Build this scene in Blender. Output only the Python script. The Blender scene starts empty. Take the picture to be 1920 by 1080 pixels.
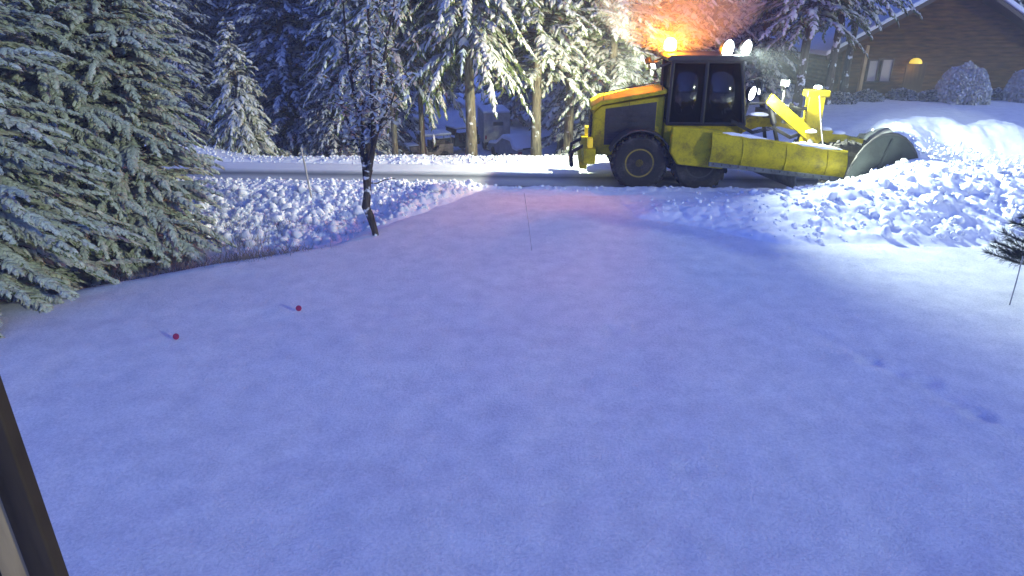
import bpy, bmesh, math, random
import numpy as np
from mathutils import Vector, Matrix

R = math.radians
S = bpy.context.scene
COL = S.collection
random.seed(11)

# ------------------------------------------------------------------ camera
H_CAM, PITCH, F_PX = 4.3, R(22.9), 1250.0
cp, sp = math.cos(PITCH), math.sin(PITCH)

def at(u, v, Y):
    """world X, Z of the photo pixel (1920 wide) on the vertical plane at distance Y"""
    up = 540 - v
    t = Y / (F_PX * cp + up * sp)
    return (u - 960) * t, H_CAM + t * (-F_PX * sp + up * cp)

def on(u, v, z=0.0):
    """world X, Y of the photo pixel on the level z"""
    up = 540 - v
    t = (z - H_CAM) / (-F_PX * sp + up * cp)
    return (u - 960) * t, t * (F_PX * cp + up * sp)

cam_d = bpy.data.cameras.new('camera')
cam = bpy.data.objects.new('camera', cam_d)
COL.objects.link(cam)
cam.location = (0, 0, H_CAM)
cam.rotation_euler = (R(90) - PITCH, 0, 0)
cam_d.sensor_width = 36
cam_d.lens = F_PX / 1920 * 36
cam_d.clip_start, cam_d.clip_end = 0.05, 2000
S.camera = cam

# ------------------------------------------------------------------ noise in numpy
def _h(ix, iy, seed):
    n = (ix.astype(np.int64) * 374761393 + iy.astype(np.int64) * 668265263 + seed * 982451653) & 0x7fffffff
    n = ((n ^ (n >> 13)) * 1274126177) & 0x7fffffff
    n = ((n ^ (n >> 16)) * 1103515245 + 12345) & 0x7fffffff
    return (n & 0xffff) / 65535.0

def vnoise(x, y, seed=0):
    ix, iy = np.floor(x), np.floor(y)
    fx, fy = x - ix, y - iy
    fx, fy = fx * fx * (3 - 2 * fx), fy * fy * (3 - 2 * fy)
    a, b = _h(ix, iy, seed), _h(ix + 1, iy, seed)
    c, d = _h(ix, iy + 1, seed), _h(ix + 1, iy + 1, seed)
    return (a * (1 - fx) + b * fx) * (1 - fy) + (c * (1 - fx) + d * fx) * fy

def fbm(x, y, o=4, seed=0):
    s, a, t = 0, 1, 0
    for k in range(o):
        s = s + a * vnoise(x * 2 ** k, y * 2 ** k, seed + k); t += a; a *= .5
    return s / t

def worley(x, y, seed=0):
    """rounded chunks: 1 at a chunk centre, 0 at its edge, with a random height per chunk"""
    ix, iy = np.floor(x), np.floor(y)
    best = np.full(np.shape(x), 9.0); hh = np.zeros(np.shape(x))
    for i in (-1, 0, 1):
        for j in (-1, 0, 1):
            cx, cy = ix + i, iy + j
            px = cx + .15 + .7 * _h(cx, cy, seed); py = cy + .15 + .7 * _h(cx, cy, seed + 7)
            d = np.hypot(x - px, y - py)
            m = d < best
            best = np.where(m, d, best); hh = np.where(m, _h(cx, cy, seed + 13), hh)
    return np.clip(1 - best * best * 1.6, 0, 1) * (.35 + .65 * hh)

def sstep(a, b, x):
    t = np.clip((x - a) / (b - a), 0, 1)
    return t * t * (3 - 2 * t)

# ------------------------------------------------------------------ materials
def mat(name, col, rough=.6, metal=0, spec=.5, emit=None, estr=0):
    m = bpy.data.materials.new(name); m.use_nodes = True
    b = m.node_tree.nodes['Principled BSDF']
    b.inputs['Base Color'].default_value = (*col, 1)
    b.inputs['Roughness'].default_value = rough
    b.inputs['Metallic'].default_value = metal
    b.inputs['Specular IOR Level'].default_value = spec
    if emit:
        b.inputs['Emission Color'].default_value = (*emit, 1)
        b.inputs['Emission Strength'].default_value = estr
    return m

def nd(m, t, **kw):
    n = m.node_tree.nodes.new(t)
    for k, v in kw.items():
        if k in n.inputs: n.inputs[k].default_value = v
        else: setattr(n, k, v)
    return n

def lk(m, a, b): m.node_tree.links.new(a, b)

def ramp(m, fac, stops):
    r = nd(m, 'ShaderNodeValToRGB')
    e = r.color_ramp.elements
    while len(e) < len(stops): e.new(.5)
    for k, (p, c) in enumerate(stops):
        e[k].position = p; e[k].color = (*c, 1) if len(c) == 3 else c
    lk(m, fac, r.inputs[0]); return r.outputs[0]

def noise(m, scale, detail=4, coord='Object', rough=.55, stretch=None):
    tc = nd(m, 'ShaderNodeTexCoord'); o = tc.outputs[coord]
    if stretch:
        mp = nd(m, 'ShaderNodeMapping'); mp.inputs['Scale'].default_value = stretch
        lk(m, o, mp.inputs[0]); o = mp.outputs[0]
    n = nd(m, 'ShaderNodeTexNoise'); n.inputs['Scale'].default_value = scale
    n.inputs['Detail'].default_value = detail; n.inputs['Roughness'].default_value = rough
    lk(m, o, n.inputs['Vector']); return n.outputs[0]

def bump(m, h, strength=.4, dist=.02):
    b = nd(m, 'ShaderNodeBump'); b.inputs['Strength'].default_value = strength
    b.inputs['Distance'].default_value = dist
    lk(m, h, b.inputs['Height'])
    lk(m, b.outputs[0], m.node_tree.nodes['Principled BSDF'].inputs['Normal'])

def base(m, sock): lk(m, sock, m.node_tree.nodes['Principled BSDF'].inputs['Base Color'])

def add(m, a, b, wa=1, wb=1):
    n1 = nd(m, 'ShaderNodeMath', operation='MULTIPLY'); n1.inputs[1].default_value = wa; lk(m, a, n1.inputs[0])
    n2 = nd(m, 'ShaderNodeMath', operation='MULTIPLY_ADD'); n2.inputs[1].default_value = wb
    lk(m, b, n2.inputs[0]); lk(m, n1.outputs[0], n2.inputs[2]); return n2.outputs[0]

def snow_material(name, lo, hi, fine=.5, dist=.012, sc=(5, 60), grain=.5):
    m = mat(name, hi, .62, 0, .3)
    n = noise(m, sc[0], 6); g = noise(m, sc[1], 4, rough=.75)
    base(m, ramp(m, add(m, n, g, 1 - grain, grain), [(.36, lo), (.62, hi)]))
    bump(m, add(m, n, g, .5, .6), fine, dist)
    return m

M = {}
M['snow'] = snow_material('soft_snow', (.62, .64, .70), (.93, .94, .97), 1.0, .04, (3, 34), .66)
M['bank'] = snow_material('ploughed_snow', (.70, .72, .76), (.88, .90, .92), .6, .02, (7, 48))
M['cap'] = snow_material('snow_cap', (.78, .80, .84), (.88, .90, .93), .5, .02, (9, 60))

# packed snow road: two scraped wheel lanes worn grey, clean snow left on the far side
m = mat('packed_snow_road', (.5, .52, .56), .5); M['road'] = m
tc = nd(m, 'ShaderNodeTexCoord'); sx = nd(m, 'ShaderNodeSeparateXYZ'); lk(m, tc.outputs['Object'], sx.inputs[0])
q = nd(m, 'ShaderNodeMath', operation='MULTIPLY_ADD'); q.inputs[1].default_value = .06; lk(m, sx.outputs['X'], q.inputs[0]); lk(m, sx.outputs['Y'], q.inputs[2])
mr = nd(m, 'ShaderNodeMapRange'); mr.inputs[1].default_value = 16.8; mr.inputs[2].default_value = 19.9; lk(m, q.outputs[0], mr.inputs[0])
a = noise(m, 1.0, 5, stretch=(.07, 3.2, 1)); b = noise(m, 9, 5)
w = add(m, mr.outputs[0], add(m, a, b, .8, .2), 1, .16)
base(m, ramp(m, w, [(.12, (.30, .32, .36)), (.20, (.16, .175, .20)), (.28, (.38, .41, .44)), (.46, (.42, .45, .48)), (.58, (.13, .15, .17)), (.66, (.46, .49, .52)), (.74, (.78, .80, .83)), (.95, (.84, .86, .89))]))
bump(m, add(m, a, b, .6, .5), .6, .035)

def foliage(name, dark, mid, snowy, amount):
    """needles with fresh snow caught on the faces that look up"""
    m = mat(name, mid, .75, 0, .2)
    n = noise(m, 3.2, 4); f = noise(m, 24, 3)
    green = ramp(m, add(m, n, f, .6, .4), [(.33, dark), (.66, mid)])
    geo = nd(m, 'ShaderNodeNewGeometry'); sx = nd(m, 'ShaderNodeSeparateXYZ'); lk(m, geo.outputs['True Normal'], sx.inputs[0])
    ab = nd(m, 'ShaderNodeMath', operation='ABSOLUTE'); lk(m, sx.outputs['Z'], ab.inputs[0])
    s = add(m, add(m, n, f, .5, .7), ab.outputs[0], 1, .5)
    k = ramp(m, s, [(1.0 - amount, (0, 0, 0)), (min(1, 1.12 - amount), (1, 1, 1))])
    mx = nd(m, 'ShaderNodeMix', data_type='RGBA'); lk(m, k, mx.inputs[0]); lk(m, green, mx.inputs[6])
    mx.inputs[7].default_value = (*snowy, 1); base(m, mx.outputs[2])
    return m
M['fir'] = foliage('fir_needles', (.045, .07, .02), (.19, .25, .07), (.50, .50, .42), .16)
M['fir_sky_tint'] = foliage('sky_tinted_fir_needles', (.006, .012, .022), (.028, .042, .062), (.39, .43, .53), .05)  # blue night skylight is tinted into these needle and snow colours
M['fir_pale'] = foliage('snowy_fir_needles', (.05, .075, .02), (.20, .26, .09), (.40, .42, .34), .06)
M['pine'] = foliage('long_pine_needles', (.015, .022, .02), (.035, .05, .035), (.3, .3, .3), -.2)
M['leaf'] = foliage('withered_leaves', (.08, .08, .03), (.22, .24, .10), (.6, .62, .56), .22)
M['branchsnow'] = snow_material('branch_snow', (.46, .48, .45), (.74, .75, .72), .6, .02, (5, 60))

M['frost'] = snow_material('thin_branch_frost', (.30, .36, .24), (.70, .76, .62), .6, .02, (4, 50))

def bark(name, d, l, snowamt=.62):
    m = mat(name, l, .9, 0, .2)
    n = noise(m, 6, 5, stretch=(3, 3, .6)); f = noise(m, 4, 3)
    c = ramp(m, n, [(.35, d), (.65, l)])
    k = ramp(m, f, [(snowamt, (0, 0, 0)), (snowamt + .06, (1, 1, 1))])
    mx = nd(m, 'ShaderNodeMix', data_type='RGBA'); lk(m, k, mx.inputs[0]); lk(m, c, mx.inputs[6])
    mx.inputs[7].default_value = (.72, .74, .76, 1); base(m, mx.outputs[2]); bump(m, n, .8, .03)
    return m
M['bark'] = bark('fir_bark', (.09, .075, .05), (.28, .25, .17))
M['bark_dark'] = bark('dark_bark', (.025, .02, .018), (.09, .075, .06), .56)

def paint(name, col, dirt=(.09, .07, .04), rough=.42, amt=.62):
    m = mat(name, col, rough, 0, .4)
    n = noise(m, 2.6, 6, rough=.65); f = noise(m, 22, 3); m.node_tree.nodes['Principled BSDF'].inputs['Specular IOR Level'].default_value = .25
    base(m, ramp(m, add(m, n, f, .75, .25), [(.34, dirt), (.50, tuple(c * .78 for c in col)), (amt, col)]))
    bump(m, f, .12, .01); return m
M['yellow'] = paint('yellow_machine_paint', (.56, .44, .006), (.15, .115, .015))
M['rimyellow'] = paint('dirty_rim_paint', (.30, .23, .03), (.09, .075, .03), .6)
M['dark'] = paint('dark_steel', (.055, .055, .055), (.02, .02, .02), .55)
M['steel'] = paint('worn_plough_steel', (.16, .17, .17), (.05, .05, .05), .4)
M['plate'] = paint('scuffed_dark_plate', (.045, .055, .05), (.02, .022, .02), .6)
M['rubber'] = paint('tyre_rubber', (.028, .027, .026), (.07, .065, .06), .85)
M['glass'] = mat('cab_glass', (.03, .032, .035), .08, 0, .6)
M['black'] = mat('black_plastic', (.012, .012, .013), .5)
M['seat'] = mat('seat_vinyl', (.05, .035, .025), .6)
M['lens'] = mat('lit_white_lens', (1, 1, 1), .3, emit=(.93, 1, .98), estr=40)
M['lens_mid'] = mat('lit_side_lens', (1, 1, 1), .3, emit=(.95, 1, .95), estr=3)
M['beacon'] = mat('lit_amber_lens', (1, .5, .05), .3, emit=(1, .29, .008), estr=1050)
M['amber'] = mat('amber_marker_lens', (.8, .55, .02), .3, emit=(1, .72, .03), estr=.25)
M['porch'] = mat('porch_lamp_glass', (.9, .7, .1), .4, emit=(1, .68, .05), estr=.9)
M['tan'] = paint('tan_vehicle_paint', (.60, .46, .28), (.12, .09, .06), .6)
M['olive'] = paint('olive_vehicle_paint', (.14, .15, .10), (.06, .06, .045), .6)
M['cream'] = paint('cream_vehicle_paint', (.66, .62, .52), (.4, .36, .3), .5)
M['silver'] = paint('silver_car_paint', (.33, .36, .4), (.2, .21, .22), .35)
M['red'] = mat('red_reflector', (.30, .012, .05), .35)
M['rod'] = mat('white_rod', (.74, .75, .78), .5)
M['greyrod'] = mat('grey_rod', (.22, .23, .27), .6)
M['palerod'] = paint('weathered_stake', (.52, .5, .46), (.3, .28, .25), .7)
M['grass'] = mat('dry_grass', (.20, .16, .13), .9)
M['twig'] = mat('twig_bark', (.06, .05, .045), .9)

def boards(name, d, l, sc, z=True):
    m = mat(name, l, .8, 0, .25)
    w = nd(m, 'ShaderNodeTexWave', bands_direction='Z' if z else 'X'); w.inputs['Scale'].default_value = sc
    w.inputs['Distortion'].default_value = .3; tc = nd(m, 'ShaderNodeTexCoord'); lk(m, tc.outputs['Object'], w.inputs['Vector'])
    n = noise(m, 2.5, 6, stretch=(.6, 1, 4) if z else (4, 1, .6))
    base(m, ramp(m, n, [(.33, d), (.68, l)])); bump(m, add(m, w.outputs[1], n, .8, .3), .6, .03); return m
M['siding'] = boards('brown_wood_siding', (.03, .015, .004), (.135, .066, .016), 1.6)
M['trim_dark'] = boards('dark_brown_trim', (.028, .019, .010), (.075, .052, .028), .4, False)
M['trim_tan'] = boards('weathered_tan_board', (.30, .21, .10), (.52, .37, .17), .4, False)
M['window'] = mat('pale_curtained_pane', (.42, .38, .3), .3)
M['frame'] = mat('window_frame_paint', (.08, .06, .045), .6)

# ------------------------------------------------------------------ mesh helpers
class MB:
    def __init__(s): s.v, s.f, s.mi = [], [], []
    def add(s, vs, fs, mi=0):
        o = len(s.v); s.v += [tuple(p) for p in vs]; s.f += [tuple(o + i for i in f) for f in fs]; s.mi += [mi] * len(fs)
        return s
    def box(s, x0, x1, y0, y1, z0, z1, mi=0, M4=None):
        vs = [Vector((x, y, z)) for z in (z0, z1) for (x, y) in ((x0, y0), (x1, y0), (x1, y1), (x0, y1))]
        if M4: vs = [M4 @ v for v in vs]
        return s.add(vs, [(3, 2, 1, 0), (4, 5, 6, 7), (0, 1, 5, 4), (1, 2, 6, 5), (2, 3, 7, 6), (3, 0, 4, 7)], mi)
    def prism(s, pts, y0, y1, mi=0, y_of=None):
        """outline in x-z given counter-clockwise seen from -y, extruded over y"""
        n = len(pts)
        vs = [(x, y0, z) for x, z in pts] + [(x, y1, z) for x, z in pts]
        fs = [tuple(range(n)), tuple(range(2 * n - 1, n - 1, -1))]
        fs += [((i + 1) % n, i, n + i, n + (i + 1) % n) for i in range(n)]
        return s.add(vs, fs, mi)
    def tube(s, pts, rad, n=10, mi=0, cap=True):
        pts = [Vector(p) for p in pts]
        rad = rad if isinstance(rad, (list, tuple)) else [rad] * len(pts)
        vs, fs = [], []
        for i, p in enumerate(pts):
            t = (pts[min(i + 1, len(pts) - 1)] - pts[max(i - 1, 0)]).normalized()
            a = t.cross(Vector((.13, .31, 1) if abs(t.z) < .9 else (1, .2, .1))).normalized(); b = t.cross(a)
            vs += [p + (a * math.cos(q) + b * math.sin(q)) * rad[i] for q in [2 * math.pi * k / n for k in range(n)]]
        for i in range(len(pts) - 1):
            fs += [(i * n + k, i * n + (k + 1) % n, (i + 1) * n + (k + 1) % n, (i + 1) * n + k) for k in range(n)]
        if cap: fs += [tuple(range(n - 1, -1, -1)), tuple((len(pts) - 1) * n + k for k in range(n))]
        return s.add(vs, fs, mi)
    def lathe(s, prof, n=24, M4=None, mi=0):
        """profile of (radius, height) turned about z"""
        vs, fs = [], []
        for r, h in prof:
            vs += [Vector((r * math.cos(2 * math.pi * k / n), r * math.sin(2 * math.pi * k / n), h)) for k in range(n)]
        if M4: vs = [M4 @ v for v in vs]
        for i in range(len(prof) - 1):
            fs += [(i * n + k, i * n + (k + 1) % n, (i + 1) * n + (k + 1) % n, (i + 1) * n + k) for k in range(n)]
        fs += [tuple(range(n - 1, -1, -1)), tuple((len(prof) - 1) * n + k for k in range(n))]
        return s.add(vs, fs, mi)
    def build(s, name, mats, parent=None, bevel=0, smooth=True):
        me = bpy.data.meshes.new(name); me.from_pydata(s.v, [], s.f); me.update()
        bm = bmesh.new(); bm.from_mesh(me); bmesh.ops.recalc_face_normals(bm, faces=bm.faces); bm.to_mesh(me); bm.free()
        mats = mats if isinstance(mats, (list, tuple)) else [mats]
        for m in mats: me.materials.append(m)
        if len(mats) > 1: me.polygons.foreach_set('material_index', s.mi)
        return link(name, me, parent, bevel, smooth)

def link(name, me, parent=None, bevel=0, smooth=True):
    o = bpy.data.objects.new(name, me); COL.objects.link(o); o.parent = parent
    if smooth:
        me.polygons.foreach_set('use_smooth', [True] * len(me.polygons))
        if bevel:
            b = o.modifiers.new('soft edges', 'BEVEL'); b.width = bevel; b.segments = 2; b.limit_method = 'ANGLE'; b.angle_limit = R(35)
            b.harden_normals = True
        else:
            me.set_sharp_from_angle(angle=R(40))
    return o

def np_mesh(name, V, F, mats, mi=None, smooth=True):
    """mesh from numpy arrays: V (n,3), F (m,4)"""
    me = bpy.data.meshes.new(name)
    me.vertices.add(len(V)); me.vertices.foreach_set('co', np.asarray(V, np.float32).ravel())
    nl = F.size; k = F.shape[1]
    me.loops.add(nl); me.loops.foreach_set('vertex_index', F.astype(np.int32).ravel())
    me.polygons.add(len(F)); me.polygons.foreach_set('loop_start', np.arange(0, nl, k, dtype=np.int32))
    for m in mats: me.materials.append(m)
    if mi is not None: me.polygons.foreach_set('material_index', mi.astype(np.int32))
    if smooth: me.polygons.foreach_set('use_smooth', np.ones(len(F), bool))
    me.update(calc_edges=True); return me

def tag(o, label, cat, group=None):
    o['label'] = label; o['category'] = cat
    if group: o['group'] = group
    return o

def thing(name, label, cat, loc=(0, 0, 0), rz=0, group=None):
    o = bpy.data.objects.new(name, None); COL.objects.link(o); o.empty_display_size = .3
    o.location = loc; o.rotation_euler = (0, 0, rz); return tag(o, label, cat, group)

def copy_tree(o, parent=None):
    c = o.copy(); COL.objects.link(c); c.parent = parent
    for ch in list(o.children): copy_tree(ch, c)
    return c

# ------------------------------------------------------------------ terrain
EDGE = np.array([(-60, 9.0), (-20, 9.0), (-8.0, 9.5), (-5.4, 11.2), (-3.5, 12.3), (-2.35, 14.1), (-.8, 16.3), (1.0, 16.6)])
def road_near(x): return 16.95 - .06 * np.clip(x, -40, 40)
ROAD_W = 2.75

def ground_z(x, y):
    x = np.asarray(x, float); y = np.asarray(y, float)
    z = .05 * (fbm(x * .25, y * .25, 3, 3) - .5) * 2
    z = z + .05 * (fbm(x * .9, y * .9, 3, 8) - .5)
    z = z + .012 * (fbm(x * 5, y * 5, 2, 18) - .5) + .035 * (fbm(x * .55 + y * .25, y * 1.5, 3, 28) - .5)
    yn = road_near(x)
    # the yard breaks off at a line on the left and falls into a ditch in front of the road bank
    ey = np.interp(x, EDGE[:, 0], EDGE[:, 1])
    d = (y - ey)
    ditch = sstep(-.2, 1.6, d) * sstep(yn - .2, yn - 2.2, y) * sstep(-1.2, -3.5, x)
    z = z - .45 * ditch
    # roadway is cut a little lower
    z = z - .12 * sstep(yn - .15, yn + .1, y) * sstep(yn + ROAD_W + .2, yn + ROAD_W - .1, y)
    # beyond the road on the left and centre the ground falls away to the trees
    z = z - 1.72 * sstep(20.6, 27.5, y) * sstep(9.5, 5.5, x) - .24 * sstep(19.6, 20.5, y) * sstep(9.5, 5.5, x)
    z = z - 2.65 * sstep(26.5, 40, y) * sstep(10, 5, x)
    # low swell beyond the road on the far left
    z = z + .62 * np.exp(-((x + 11.5) / 2.6) ** 2 - ((y - 22.6) / 1.5) ** 2)
    # house plot on the right climbs slightly
    z = z + .35 * sstep(9, 14, x) * sstep(21, 27, y)
    # foot prints and a faint trail across the yard
    for u, v in ((1630, 678), (1740, 716), (1835, 780), (1150, 622), (1290, 880)):
        fx, fy = on(u, v)
        k = .55 if u < 1400 else 1
        q = ((x - fx) / .13) ** 2 + ((y - fy) / .10) ** 2
        z = z - .017 * k * np.exp(-q) + .02 * k * np.exp(-((np.sqrt(q) - 1.7) / .5) ** 2)
    a, b = np.array(on(1480, 600)), np.array(on(1960, 835))
    n = (b - a) / np.linalg.norm(b - a)
    off = (x - a[0]) * -n[1] + (y - a[1]) * n[0]; along = (x - a[0]) * n[0] + (y - a[1]) * n[1]
    z = z - .03 * np.exp(-(off / .09) ** 2) * sstep(-.2, .5, along) * sstep(7, 5, along) * (.6 + .8 * (vnoise(along * 2, along * 0, 5) - .3))
    return z

def lines(segs):
    out = []
    for a, b, st in segs: out += list(np.arange(a, b, st))
    return np.array(sorted(set(np.round(out, 4))))

def grid(name, xs, ys, zf, m, keep=None):
    X, Y = np.meshgrid(xs, ys)
    Z = zf(X, Y)
    V = np.stack([X.ravel(), Y.ravel(), Z.ravel()], 1)
    n = len(xs); i = np.arange(len(ys) - 1)[:, None] * n + np.arange(n - 1)[None, :]
    F = np.stack([i, i + 1, i + n + 1, i + n], -1).reshape(-1, 4)
    if keep is not None:
        kp = keep(X, Y, Z).ravel(); F = F[kp[F].any(1)]
        used = np.zeros(len(V), bool); used[F.ravel()] = True
        ix = np.cumsum(used) - 1; V, F = V[used], ix[F]
    return link(name, np_mesh(name, V, F, [m], smooth=True), smooth=False)

g = grid('snow_ground', lines([(-400, -60, 20), (-60, -14, 1.5), (-14, 13, .075), (13, 30, .35), (30, 60, 2), (60, 401, 20)]),
         lines([(-20, -2, 1), (-2, 4, .2), (4, 17.5, .075), (17.5, 26, .15), (26, 40, .5), (40, 80, 3), (80, 601, 20)]), ground_z, M['snow'])
g['kind'] = 'structure'

def road_z(x, y):
    w = (y - road_near(x)) / ROAD_W
    return -.075 + .02 * np.cos(w * 9) + .02 * (fbm(x * .6, y * 5, 3, 41) - .5) + .012 * (vnoise(x * 8, y * 8, 44) - .5)
def road_mesh():
    xs = lines([(-80, -14, 1), (-14, 14, .1), (14, 81, 1)]); ws = np.linspace(-.08, 1.08, 46)
    X, Wd = np.meshgrid(xs, ws); Y = road_near(X) + Wd * ROAD_W
    Z = np.maximum(road_z(X, Y), ground_z(X, Y) + .006) * (np.abs(Wd - .5) < .54) + (ground_z(X, Y) - .02) * (np.abs(Wd - .5) >= .54)
    V = np.stack([X.ravel(), Y.ravel(), Z.ravel()], 1); n = len(xs)
    i = np.arange(len(ws) - 1)[:, None] * n + np.arange(n - 1)[None, :]
    F = np.stack([i, i + 1, i + n + 1, i + n], -1).reshape(-1, 4)
    o = link('road', np_mesh('road', V, F, [M['road']]), smooth=False); o['kind'] = 'structure'
road_mesh()

def chunks(x, y, seed, big=.30):
    """broken clods of ploughed snow: flat-topped, crisp, of all sizes"""
    k = 5 / big * .3
    wx = x + .16 * (fbm(x * k, y * k, 3, seed + 50) - .5); wy = y + .16 * (fbm(x * k, y * k, 3, seed + 51) - .5)
    def clod(sz, sd, th):
        w = worley(wx / sz, wy / sz, sd); return np.minimum(w, th) / th * (.3 + .7 * vnoise(x / sz * .8, y / sz * .8, sd + 9))
    return (clod(big, seed, .45) * .13 * (.4 + 1.2 * vnoise(x * 1.1, y * 1.1, seed + 31)) + clod(big * .6, seed + 3, .5) * .085 + clod(big * .33, seed + 5, .5) * .06
            + .05 * (fbm(x * 9, y * 9, 3, seed + 21) - .5))

# lumpy bank thrown up along the near edge of the road, on the left
def bank_env(x, y):
    yn = road_near(x)
    d = yn - y                                   # metres towards the camera from the road edge
    e = sstep(-.12, .28, d) * sstep(5.0, .5, d)
    reach = sstep(-.1, .9, (y - np.interp(x, EDGE[:, 0], EDGE[:, 1])) + .35 * (fbm(x * 1.5, y * 1.5, 2, 71) - .5))
    return e, reach, d
def near_bank(x, y):
    e, reach, d = bank_env(x, y)
    left = sstep(-12, -7.5, x)
    h = e * (.06 + .03 * left) * (.75 + .5 * fbm(x * .7, y * .7, 2, 30))
    rough = sstep(4.6, 2.6, d) * (.25 + .75 * left)
    z = ground_z(x, y) + h * reach + 1.15 * chunks(x, y, 91, .24) * (.42 + .58 * sstep(.3, 1.3, d)) * reach * rough * sstep(-.1, .2, d)
    return np.where((reach < .02) | (d < -.12), ground_z(x, y) - .06, z - .03 * (1 - reach))
b = grid('snow_bank', lines([(-20, -10.5, .12), (-10.5, 1.4, .033)]), lines([(9.5, 12, .05), (12, 18.2, .033)]), near_bank, M['bank'],
         lambda X, Y, Z: Z > ground_z(X, Y) - .03)
b['kind'] = 'structure'

# thin ragged lip of snow along the near road edge further right
def lip(x, y):
    d = road_near(x) - y
    e = sstep(-.08, .1, d) * sstep(1.1, .15, d) * sstep(-2, 1.5, x) * sstep(9.5, 6.5, x)
    return ground_z(x, y) - .012 + e * (.02 + chunks(x, y, 61, .22) * .35)
b = grid('snow_lip', lines([(-1.5, 9, .045)]), lines([(15.2, 17.3, .045)]), lip, M['bank'], lambda X, Y, Z: Z > ground_z(X, Y) - .008)
b['kind'] = 'structure'

# far side of the road: two steps of cleared snow
def far_bank(x, y):
    d = y - (road_near(x) + ROAD_W)
    e1 = sstep(-.15, .15, d) * sstep(3.2, 2.3, d)
    e2 = sstep(.45, .85, d + .25 * (vnoise(x * 1.3, y * 0, 5) - .5)) * sstep(2.6, 1.6, d)
    r = sstep(-9, -4, x) * .6 + .4
    z = ground_z(x, y) + e1 * .02 + e2 * (.03 + .05 * r) + (chunks(x, y, 17, .24) * .38 * sstep(.35, .7, d) + chunks(x, y, 19, .2) * .15) * sstep(-.2, .1, d) * sstep(3.0, 1.6, d) * r
    return np.where((d < -.15) | (d > 3.1), ground_z(x, y) - .06, z)
b = grid('far_snow_bank', lines([(-40, -14, .5), (-14, 8, .055)]), lines([(18.6, 24, .055)]), far_bank, M['bank'],
         lambda X, Y, Z: Z > ground_z(X, Y) - .03)
b['kind'] = 'structure'

# heaps the grader is ploughing up: windrow on the near side, curling ridge on the far side
def pile(x, y):
    yn = road_near(x)
    grow = sstep(3.4, 10, x)
    front = 12.15 + 1.9 * sstep(6.0, 2.4, x) + .10 * np.sin(x * 2.1) + .25 * sstep(10, 15, x)
    crest = 14.6 + .25 * np.sin(x * .8)
    e = sstep(2.4, 3.6, x + .5 * (fbm(y * 1.5, x * .8, 2, 60) - .5)) * sstep(front - .1, crest, y) ** 1.15 * sstep(yn + .35, crest + .2, y)
    ztop = .10 + .78 * grow
    soft = .10 * (fbm(x * 1.2, y * 1.2, 3, 33) - .5) * grow
    soft = soft + .72 * np.exp(-((x - 9.7) / 1.2) ** 2 - ((y - 15.95) / .55) ** 2)
    lum = chunks(x, y, 23, .42) * sstep(front - .2, front + .5, y) * sstep(crest + 1.3, crest - .4, y) * (.55 + .5 * grow)
    z = ground_z(x, y) + (ztop + soft) * e + lum * .8 * sstep(0, .12, e)
    return np.where(e < .01, ground_z(x, y) - .06, z - .02)
b = grid('snow_pile', lines([(2.3, 15, .05), (15, 24, .15)]), lines([(11.6, 17.3, .045)]), pile, M['bank'], lambda X, Y, Z: Z > ground_z(X, Y) - .03)
b['kind'] = 'structure'

def ridge(x, y):
    c = road_near(x) + 2.55 + .25 * np.sin(x * .7)
    w = 1.25 + .2 * np.sin(x * 1.7)
    e = np.exp(-((y - c) / w) ** 2) * sstep(9.2, 10.6, x) * (1 - .35 * sstep(15, 22, x))
    toe = np.exp(-((x - 10.35) / .85) ** 2 - ((y - road_near(x) - 1.2) / 1.5) ** 2)
    h = 1.15 * e + 1.15 * toe * (1 - .4 * e) + .16 * sstep(10, 11, x) * sstep(24, 18, x) * sstep(road_near(x) - .4, road_near(x) + .4, y) * sstep(c + 2.6, c + .5, y)
    h = h * (.85 + .35 * fbm(x * 1.1, y * 1.1, 3, 77)) + chunks(x, y, 29, .35) * .5 * np.clip(e + toe, 0, 1)
    return ground_z(x, y) - .05 + h
b = grid('snow_ridge', lines([(8.6, 16, .06), (16, 26, .2)]), lines([(15.9, 22.5, .06)]), ridge, M['bank'], lambda X, Y, Z: Z > ground_z(X, Y) - .03)
b['kind'] = 'structure'

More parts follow.
